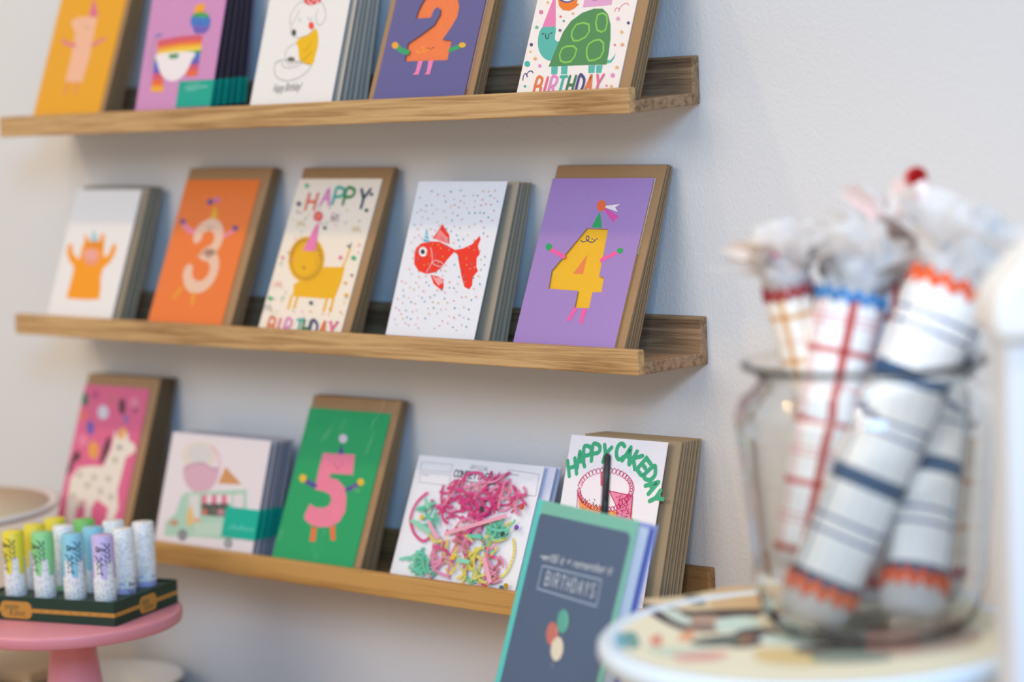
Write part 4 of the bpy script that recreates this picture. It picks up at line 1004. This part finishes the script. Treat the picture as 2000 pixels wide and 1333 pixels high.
BAL = [(3, 0, YC, 'up', 'yellow lip balm tube at the left end of the front row', -.5), (2, 0, GC, 'up', 'green lip balm tube in the front row, between yellow and blue', -.5),
 (1, 0, BC, 'up', 'light blue lip balm tube in the front row, beside the lilac one', .1), (0, 0, LC, 'up', 'lilac lip balm tube at the front right corner of the tray', .0),
 (3, 1, YC, 'up', 'yellow lip balm tube in the middle row of the tray', 1.6), (2, 1, '#a9d9a0', 'down', 'speckled white topped green lip balm in the middle row', 1.2), (1, 1, '#8cc6d6', 'up', 'light blue lip balm tube in the middle row of the tray', 2.0), (0, 1, '#c4bfe4', 'down', 'speckled white topped lilac lip balm in the middle row, right end', .9),
 (3, 2, YC, 'up', 'yellow lip balm tube in the back row of the tray', 2.5), (2, 2, '#7cc266', 'up', 'green lip balm tube in the back row of the tray', 2.3), (1, 2, '#cfd6e6', 'down', 'speckled white lip balm in the back row, left of the lilac one', 2.7), (0, 2, '#b9b6e2', 'down', 'speckled white topped lilac lip balm at the back right corner', 2.1)]
for ix, iy, c, kd, lb, tr_ in BAL: balm(ix, iy, c, kd, lb, base_rot + tr_)

# ------------------------------------------------------------------ cream stand at the left edge
CC_ = (-.882, -.243); CZ = -.189; HC = CZ - TABZ
cs = thing('cake_stand', 'large cream cake stand with tan top at the left edge of the photo', 'cake stand', (CC_[0], CC_[1], TABZ))
RC = .146
mb = MB(); mb.lathe([(0, HC - .002), (RC - .012, HC - .002), (RC - .006, HC), (RC - .001, HC - .0005), (RC, HC - .004), (RC - .006, HC - .009), (RC - .02, HC - .012), (0, HC - .012)], 96, mi=0); mb.build('plate', enamel('#e4d8d0', .35), cs)
mb = MB(); mb.lathe([(0, HC - .0019), (RC - .013, HC - .0019), (RC - .013, HC - .0005), (0, HC - .0005)], 80); mb.build('cork_mat', paper('#e3cba8', .6), cs)
mb = MB(); mb.lathe([(0, HC - .0121), (.028, HC - .0121), (.022, HC - .05), (.022, .07), (.05, .02), (.075, .005), (.075, .0003), (0, .0003)], 64); mb.build('pedestal', enamel('#e4d8d0', .35), cs)

# things low on the table behind the pink stand
mb = MB(); mb.lathe([(0, 0), (.045, 0), (.050, .004), (.078, .030), (.085, .045), (.087, .0455), (.086, .047), (.083, .046), (.075, .032), (.047, .008), (0, .006)], 80)
dish = mb.build('white_dish', enamel('#eceeed', .3)); dish.location = (-.775, -.098, TABZ + .0004); dish.scale = (1, 1, .55); tag(dish, 'white dish on the table against the wall, right of the pink stand foot', 'dish')
def kraftbox(x, y, w_, d_, h_, rz, col, label):
    mb = MB(); mb.box((-w_ / 2, -d_ / 2, 0), (w_ / 2, d_ / 2, h_)); t = thing('gift_box', label, 'box', (x, y, TABZ + .0004)); t.rotation_euler = (0, 0, rz)
    mb.build('box_base', paper(col, .7), t, bevel=.001)
    mb = MB(); mb.box((-w_ / 2 - .001, -d_ / 2 - .001, h_ + .0002), (w_ / 2 + .001, d_ / 2 + .001, h_ + .012)); mb.build('box_lid', paper('#c7ac8a', .7), t, bevel=.001)
kraftbox(-.905, -.115, .13, .10, .022, .15, '#8f7a60', 'low kraft gift box on the table below the cream cake stand')

# ------------------------------------------------------------------ white patterned stand with jar of crackers
FG = 1.10   # distance of the foreground group
def fg(p): return CAM + (Vector(p) - CAM) * FG
WP = fg((.446, -.479, -.1195)); WZ = WP.z; WC = (WP.x, WP.y)
ws = thing('cake_stand', 'large white cake stand with colourful patterned top under the glass jar', 'cake stand', (WC[0], WC[1], TABZ)); HW = WZ - TABZ; RW = .137 * FG
mb = MB(); mb.lathe([(0, HW - .0012), (RW - .013, HW - .0012), (RW - .008, HW), (RW - .003, HW + .0005), (RW, HW - .003), (RW + .0005, HW - .009), (RW - .003, HW - .016), (RW - .012, HW - .020), (RW - .03, HW - .0215), (0, HW - .0215)], 112); mb.build('plate', enamel('#e0edf8', .25), ws)
mb = MB(); mb.lathe([(0, HW - .0216), (.035, HW - .0216), (.026, HW - .06), (.024, .10), (.05, .03), (.082, .006), (.082, .0003), (0, .0003)], 64); mb.build('pedestal', enamel('#eef2ee', .25), ws)
aw = Art((WC[0], WC[1], WZ - .0012 + .0001), (1, 0, 0), (0, 1, 0), (0, 0, 1))
def wpat(p): return aw.P(p)
aw.uvdisc((0, 0), RW - .013, RW - .013, '#e6dfc4', 72)
for pts, c in (
  ([(1180, 1245), (1215, 1236), (1225, 1262), (1205, 1268)], '#6fa9c4'), ([(1215, 1240), (1240, 1236), (1250, 1262), (1228, 1268)], '#6d9c98'),
  ([(1250, 1175), (1330, 1165), (1420, 1150), (1480, 1152), (1520, 1165), (1500, 1195), (1380, 1195)], '#d6c19a'), ([(1400, 1152), (1480, 1150), (1480, 1190), (1395, 1190)], '#cdae80'),
  ([(1340, 1165), (1375, 1165), (1375, 1182), (1345, 1180)], '#3d4f4a'),
  ([(1255, 1180), (1300, 1185), (1370, 1195), (1480, 1190), (1490, 1200), (1400, 1235), (1340, 1232), (1290, 1212)], '#8a7468'),
  ([(1258, 1183), (1275, 1205), (1330, 1232), (1345, 1228), (1300, 1205), (1272, 1184)], '#3b3038'), ([(1290, 1190), (1340, 1200), (1350, 1220), (1320, 1215)], '#c3d3c6'),
  ([(1340, 1195), (1480, 1190), (1485, 1202), (1400, 1208), (1345, 1206)], '#4a3a38'), ([(1350, 1205), (1400, 1205), (1410, 1218), (1360, 1218)], '#b59684'), ([(1400, 1212), (1470, 1205), (1480, 1225), (1410, 1235)], '#c6dacd'),
  ([(1420, 1250), (1450, 1230), (1500, 1228), (1520, 1240), (1480, 1262), (1430, 1266)], '#4c3c42'), ([(1430, 1252), (1455, 1240), (1475, 1245), (1450, 1260)], '#8d6c50'),
  ([(1270, 1248), (1290, 1240), (1292, 1262), (1275, 1262)], '#d98a74'), ([(1330, 1240), (1355, 1232), (1350, 1250), (1325, 1252)], '#e09a70'), ([(1355, 1250), (1440, 1240), (1430, 1262), (1360, 1262)], '#5d6660'),
  ([(1260, 1265), (1380, 1268), (1380, 1285), (1300, 1285)], '#c9d3bf'), ([(1320, 1280), (1420, 1275), (1400, 1290), (1330, 1292)], '#d99c94'), ([(1480, 1270), (1600, 1270), (1600, 1300), (1490, 1295)], '#d9c088'),
  ([(1560, 1265), (1700, 1262), (1680, 1275), (1570, 1278)], '#5c4c4c'), ([(1600, 1275), (1740, 1270), (1730, 1292), (1600, 1296)], '#8a9284'), ([(1740, 1262), (1900, 1235), (1900, 1262), (1760, 1285)], '#cbb29c'), ([(1500, 1240), (1600, 1250), (1590, 1262), (1490, 1256)], '#cfdccf'), ([(1700, 1255), (1800, 1250), (1790, 1270), (1700, 1275)], '#d6a088'), ([(1690, 1240), (1760, 1235), (1750, 1250), (1690, 1252)], '#e0b890')):
    aw.poly(pts, c, 4)
aw.build('patterned_top', ws, map3=lambda x, y, lv: (x, y, HW - .0011 + lv))

JP = fg((.4700, -.4500, WZ)); JC = (JP.x, JP.y); JZ = WZ - .0006 + .0008
jar = thing('glass_jar', 'large clear glass jar of party crackers on the white stand', 'jar', (JC[0], JC[1], JZ))
prof_o = [(.0, 0), (.054, 0), (.060, .0025), (.0680, .012), (.0730, .030), (.0755, .060), (.0790, .100), (.0815, .125), (.0822, .138), (.0790, .148), (.0700, .155), (.0665, .160), (.0690, .1655), (.0765, .1685), (.0778, .1705), (.0765, .1725)]
prof_i = [(.0740, .1722), (.0700, .1690), (.0635, .1640), (.0630, .158), (.0665, .152), (.0755, .145), (.0786, .137), (.0780, .125), (.0755, .100), (.0718, .060), (.0692, .030), (.0640, .014), (.056, .0065), (0, .0055)]
mb = MB(); mb.lathe([(r_ * FG, z_ * FG) for r_, z_ in prof_o + prof_i], 128); jg = mb.build('glass_body', glass_mat(), jar)
def at(x, y, d): return CAM + (CF + CR * ((x - 1000) / FPX) + CU * ((666.5 - y) / FPX)) * d * FG

NAVY, RED, ORG = '#2c4a70', '#c8362c', '#e85a1e'
PL_navy = plaid_mat('navy_plaid', '#fbfaf7', [(.50, .58, '#5a76a0', .6), (.93, .95, '#a8b0cc', .45), (.06, .08, '#a8b0cc', .45)], [(.04, .19, '#2f5880', 1), (.55, .585, '#5a6c9c', .9), (.68, .715, '#5a6c9c', .9)], 3, 2.1)
PL_red = plaid_mat('red_plaid', '#fbf8f4', [(.02, .16, '#c03a2c', .95), (.50, .54, '#e87c86', .8), (.62, .66, '#e87c86', .8)], [(.05, .15, '#cf4a3c', .9), (.50, .53, '#e87c86', .8), (.60, .63, '#e87c86', .8)], 3, 3.4)
PL_yel = plaid_mat('yellow_plaid', '#faf1e4', [(.05, .22, '#e0a23c', .85), (.60, .66, '#e8b45c', .7)], [(.10, .22, '#e0a23c', .8), (.58, .62, '#d8685c', .5)], 4, 5)
TIS = paper('#f7f5f5', .75); 
def tissue_mat():
    m = bpy.data.materials.new('white_tissue'); N, L, B = nt(m)
    out = N['Material Output']; tr = N.new('ShaderNodeBsdfTranslucent'); tr.inputs[0].default_value = (.93, .92, .92, 1)
    nz_ = N.new('ShaderNodeTexNoise'); nz_.inputs['Scale'].default_value = 60; b = N.new('ShaderNodeBump'); b.inputs['Strength'].default_value = .2; b.inputs['Distance'].default_value = .001; L.new(nz_.outputs['Fac'], b.inputs['Height']); L.new(b.outputs['Normal'], B.inputs['Normal'])
    B.inputs['Base Color'].default_value = (.97, .965, .96, 1); B.inputs['Roughness'].default_value = .8
    mx = N.new('ShaderNodeMixShader'); mx.inputs[0].default_value = .5; L.new(B.outputs[0], mx.inputs[1]); L.new(tr.outputs[0], mx.inputs[2]); L.new(mx.outputs[0], out.inputs['Surface']); return m
TIS = tissue_mat(); TISP = paper('#f2ddd8', .8); TISB = paper('#f0dfd0', .8)
def tuft(parent, c, axis, r, length, seed, spread=1.0, n_=34, mats=None, name='tissue_tuft'):
    rng = random.Random(seed); mb = MB(); ax = Vector(axis).normalized()
    x = ax.cross(Vector((0, 1, 0))).normalized(); y = ax.cross(x)
    mats = mats or [TIS]
    for k in range(n_):
        b = rng.random() * 2 * pi; rad = x * cos(b) + y * sin(b); tang = ax.cross(rad)
        ln = length * rng.uniform(.55, 1.0); w0 = r * rng.uniform(.40, .75); out_ = rng.uniform(.15, 1.0) * spread
        vs = []; m_ = 6; ph = rng.random() * 6
        for j in range(m_ + 1):
            t_ = j / m_
            p_ = Vector(c) + rad * (r * .35 * rng.uniform(.9, 1.1) + out_ * length * .9 * t_ * t_) + ax * (ln * (t_ - .35 * out_ * t_ * t_)) + tang * (.1 * length * sin(ph + t_ * 3))
            w = w0 * (.5 + .9 * t_) * (1 if j < m_ else .55)
            tw = tang * cos(ph * .3 + t_) + rad * sin(ph * .3 + t_) * .6
            vs += [p_ - tw * w, p_ + rad * (w * .35 * sin(j + ph)), p_ + tw * w]
        mb.add(vs, [(3 * j + i, 3 * j + i + 1, 3 * j + 4 + i, 3 * j + 3 + i) for j in range(m_) for i in (0, 1)], k % len(mats), True)
    # crumpled heart of the tuft
    if n_ > 20:
        nu_, nv_ = 22, 14; vs = []
        for j in range(nv_ + 1):
            for i in range(nu_):
                a_, p_ = 2 * pi * i / nu_, pi * j / nv_
                rr = r * .95 * (1 + .28 * sin(3 * a_ + seed + 4 * p_) * sin(p_) + .18 * sin(7 * a_ - 5 * p_ + seed * 2) + .08 * rng.random())
                vs.append(Vector(c) + ax * (length * .40 - cos(p_) * length * .48) + (x * cos(a_) + y * sin(a_)) * rr * sin(p_))
        mb.add(vs, [(j * nu_ + i, j * nu_ + (i + 1) % nu_, (j + 1) * nu_ + (i + 1) % nu_, (j + 1) * nu_ + i) for j in range(nv_) for i in range(nu_)], 0, True)
    return mb.build(name, mats, parent, fix=False)
def ricrac(parent, c, axis, r, w, mat, waves=14, name='zigzag_trim'):
    ax = Vector(axis).normalized(); x = ax.cross(Vector((0, 1, 0))).normalized(); y = ax.cross(x); mb = MB(); n_ = 168; vs = []
    for k in range(n_):
        b = 2 * pi * k / n_; z = w * .32 * sin(waves * b)
        for rr, zz in ((r + .0003, -w / 2), (r + .0014, -w / 2), (r + .0014, w / 2), (r + .0003, w / 2)): vs.append(Vector(c) + (x * cos(b) + y * sin(b)) * rr + ax * (z + zz))
    fs = []
    for k in range(n_):
        j = (k + 1) % n_
        for i in range(4): fs.append((4 * k + i, 4 * j + i, 4 * j + (i + 1) % 4, 4 * k + (i + 1) % 4))
    mb.add(vs, fs); return mb.build(name, mat, parent)
def cracker(label, top, bot, r0, r1, plaid, trim, seed, toplen=.03, botlen=.014, trims=(.0, 1.0), tw=.006, tuftr=None, tmats=None, spread=1.0, n_=34):
    r0, r1, toplen, botlen, tw = r0 * FG, r1 * FG, toplen * FG, botlen * FG, tw * FG
    top, bot = Vector(top), Vector(bot); t = thing('party_cracker', label, 'party cracker', bot); d = top - bot; L_ = d.length; ax = d.normalized()
    ps_ = [ax * (L_ * k / 12) for k in range(13)]; rs = [r1 + (r0 - r1) * k / 12 for k in range(13)]
    mb = MB(); mb.tube(ps_, rs, 40, vscale=.16 * 1.0); mb.build('cracker_tube', plaid, t)
    for f_ in trims: ricrac(t, ax * (L_ * (f_ if f_ < 1 else .985)) + ax * (.004 if f_ == 0 else 0), ax, r1 + (r0 - r1) * f_, tw, trim)
    tuft(t, ax * L_, ax, tuftr or r0, toplen, seed, spread, n_, tmats)
    if botlen: 
        mb = MB(); mb.lathe([(r1 * .96, -.0005), (r1 * .99, -botlen * .5), (r1 * .8, -botlen * .95), (r1 * .4, -botlen), (0, -botlen * .9)], 32); o_ = mb.build('tissue_end', TIS, t)
        o_.rotation_mode = 'QUATERNION'; o_.rotation_quaternion = ax.to_track_quat('Z', 'Y')
    return t
OM, RM, BM, DR = paper(ORG, .5), paper('#c81e34', .5), paper('#2f86c8', .5), paper('#a01828', .5)
c1 = cracker('navy plaid party cracker with orange zigzag trims, leaning across the jar front', at(1860, 552, 1.512), at(1602, 1162, 1.514), .0260, .0228, PL_navy, OM, 1, .060, .018, spread=1.0, n_=48, tw=.008)
c2 = cracker('navy plaid party cracker standing at the right of the jar', at(1856, 650, 1.555), at(1784, 1150, 1.510), .0195, .0208, PL_navy, OM, 2, .036, .018, trims=(.0,), spread=.8, tw=.008)
c3 = cracker('red plaid party cracker with blue scalloped trim, left of centre', at(1663, 575, 1.552), at(1560, 1085, 1.550), .0222, .0180, PL_red, BM, 3, .056, .010, trims=(1.0,), spread=.95, tw=.006, n_=44)
c4 = cracker('slim yellow plaid party cracker with red bands at the jar left side', at(1538, 560, 1.562), at(1640, 1045, 1.585), .0160, .0090, PL_yel, DR, 4, .050, .006, trims=(1.0,), tw=.006, tuftr=.020, spread=1.0, tmats=[TIS, TIS, TISB, TIS], n_=40)
c5 = cracker('yellow and red plaid party cracker standing at the right rear of the jar', at(1872, 850, 1.562), at(1846, 1128, 1.560), .0160, .0155, PL_yel, DR, 5, .020, .018, trims=(.0,), spread=.3, n_=16)
c6 = cracker('red plaid party cracker in the middle of the jar, behind the navy ones', at(1748, 520, 1.584), at(1692, 1150, 1.566), .0145, .0150, PL_red, RM, 6, .062, .012, trims=(.0, 1.0), spread=1.1, n_=44, tmats=[TIS, TIS, TISP])
# white sleeve section above the trims of the slim cracker
mb = MB(); dd = (at(1538, 560, 1.562) - at(1640, 1045, 1.585)); ax = dd.normalized(); o_ = dd
mb.tube([o_ + ax * .001, o_ + ax * .028], [.0170, .0180], 32); mb.build('white_collar', paper('#ece4e4', .6), c4)
ricrac(c4, o_ + ax * .0265, ax, .0182, .003, paper('#d84a5c', .5), name='zigzag_trim')
# blue bow on the red cracker
dd = at(1663, 575, 1.552) - at(1560, 1085, 1.550)
mb = MB()
pc = dd + (at(1612, 556, 1.522) - at(1663, 575, 1.552)) 
for sx in (-1, 1):
    vs = []; 
    m_ = 10
    for j in range(m_ + 1):
        b = pi * 2 * j / m_; q_ = CR * (sx * .007 * (1 - cos(b)) * .5 * 1.6) + CU * (.006 * sin(b)); vs += [pc + q_ - CF * .003, pc + q_ + CF * .003]
    mb.add(vs, [(2 * j, 2 * j + 1, 2 * j + 3, 2 * j + 2) for j in range(m_)], 0, True)
mb.build('ribbon_bow', paper('#7cc0ea', .45), c3, fix=False)
# red paper rose on a stem above the tissue
rp, rb = at(1790, 346, 1.56), at(1835, 470, 1.56)
t = thing('paper_rose', 'small red paper rose on a white stem above the crackers', 'paper flower', rb)
d = rp - rb; mb = MB(); mb.tube([Vector((0, 0, 0)), d * .5 + CR * .002, d * .92], [.0075, .0070, .0055], 14); mb.build('wrapped_stem', paper('#f0e2e4', .7), t)
mb = MB(); vs = []; n_ = 70
for k in range(n_):
    b = k / n_ * 6 * pi; rr = .002 + .0072 * k / n_; p_ = d + CR * rr * cos(b) + CU * rr * sin(b) - CF * (.006 - .004 * k / n_); vs += [p_, p_ + CF * .008]
mb.add(vs, [(2 * k, 2 * k + 1, 2 * k + 3, 2 * k + 2) for k in range(n_ - 1)], 0, True); mb.tube([d - CF * .004, d - CF * .002, d + CF * .004], [.0045, .0075, .0060], 20); mb.build('rose_head', paper('#e03236', .6), t, fix=False)

# ------------------------------------------------------------------ white display unit at the right edge
wp = thing('display_unit', 'white display unit with rounded overhanging top at the right edge', 'furniture', (.700, -.650, 0))
Pe = at(1968, 800, 1.32); Pc = at(1937, 620, 1.32)
yaw = atan2(CR.y, CR.x); 
q = Matrix.Rotation(yaw, 3, 'Z').to_quaternion()
Xc = Vector((cos(yaw), sin(yaw), 0))
wp.location = (Pe.x, Pe.y, 0); wp.rotation_mode = 'QUATERNION'; wp.rotation_quaternion = q
zt = at(1950, 662, 1.32).z
mb = MB(); mb.box((0, 0, TABZ + .001), (.16, .05, zt)); mb.build('side_panel', paper('#dfe2e8', .5), wp, bevel=.002)
# curved cap outline in the panel plane
def loc_(p): v = at(p[0], p[1], 1.32) - Vector((Pe.x, Pe.y, 0)); return (v.dot(Xc), v.z)
out_ = [loc_(p) for p in ((1950, 661), (1936, 650), (1932, 620), (1934, 590), (1945, 563), (1970, 532), (2000, 497), (2030, 470), (2080, 440), (2150, 425), (2300, 420), (2300, 661))]
out_ = [(x, z) for x, z in out_]; zt2 = zt + .0005
nn = len(out_); mb = MB(); vs = [(x, -.012, max(z, zt2)) for x, z in out_] + [(x, .060, max(z, zt2)) for x, z in out_]
mb.add(vs, [tuple(range(nn)), tuple(range(2 * nn - 1, nn - 1, -1))] + [(k, (k + 1) % nn, nn + (k + 1) % nn, nn + k) for k in range(nn)]); mb.build('overhanging_top', paper('#ecebe8', .5), wp, bevel=.004)
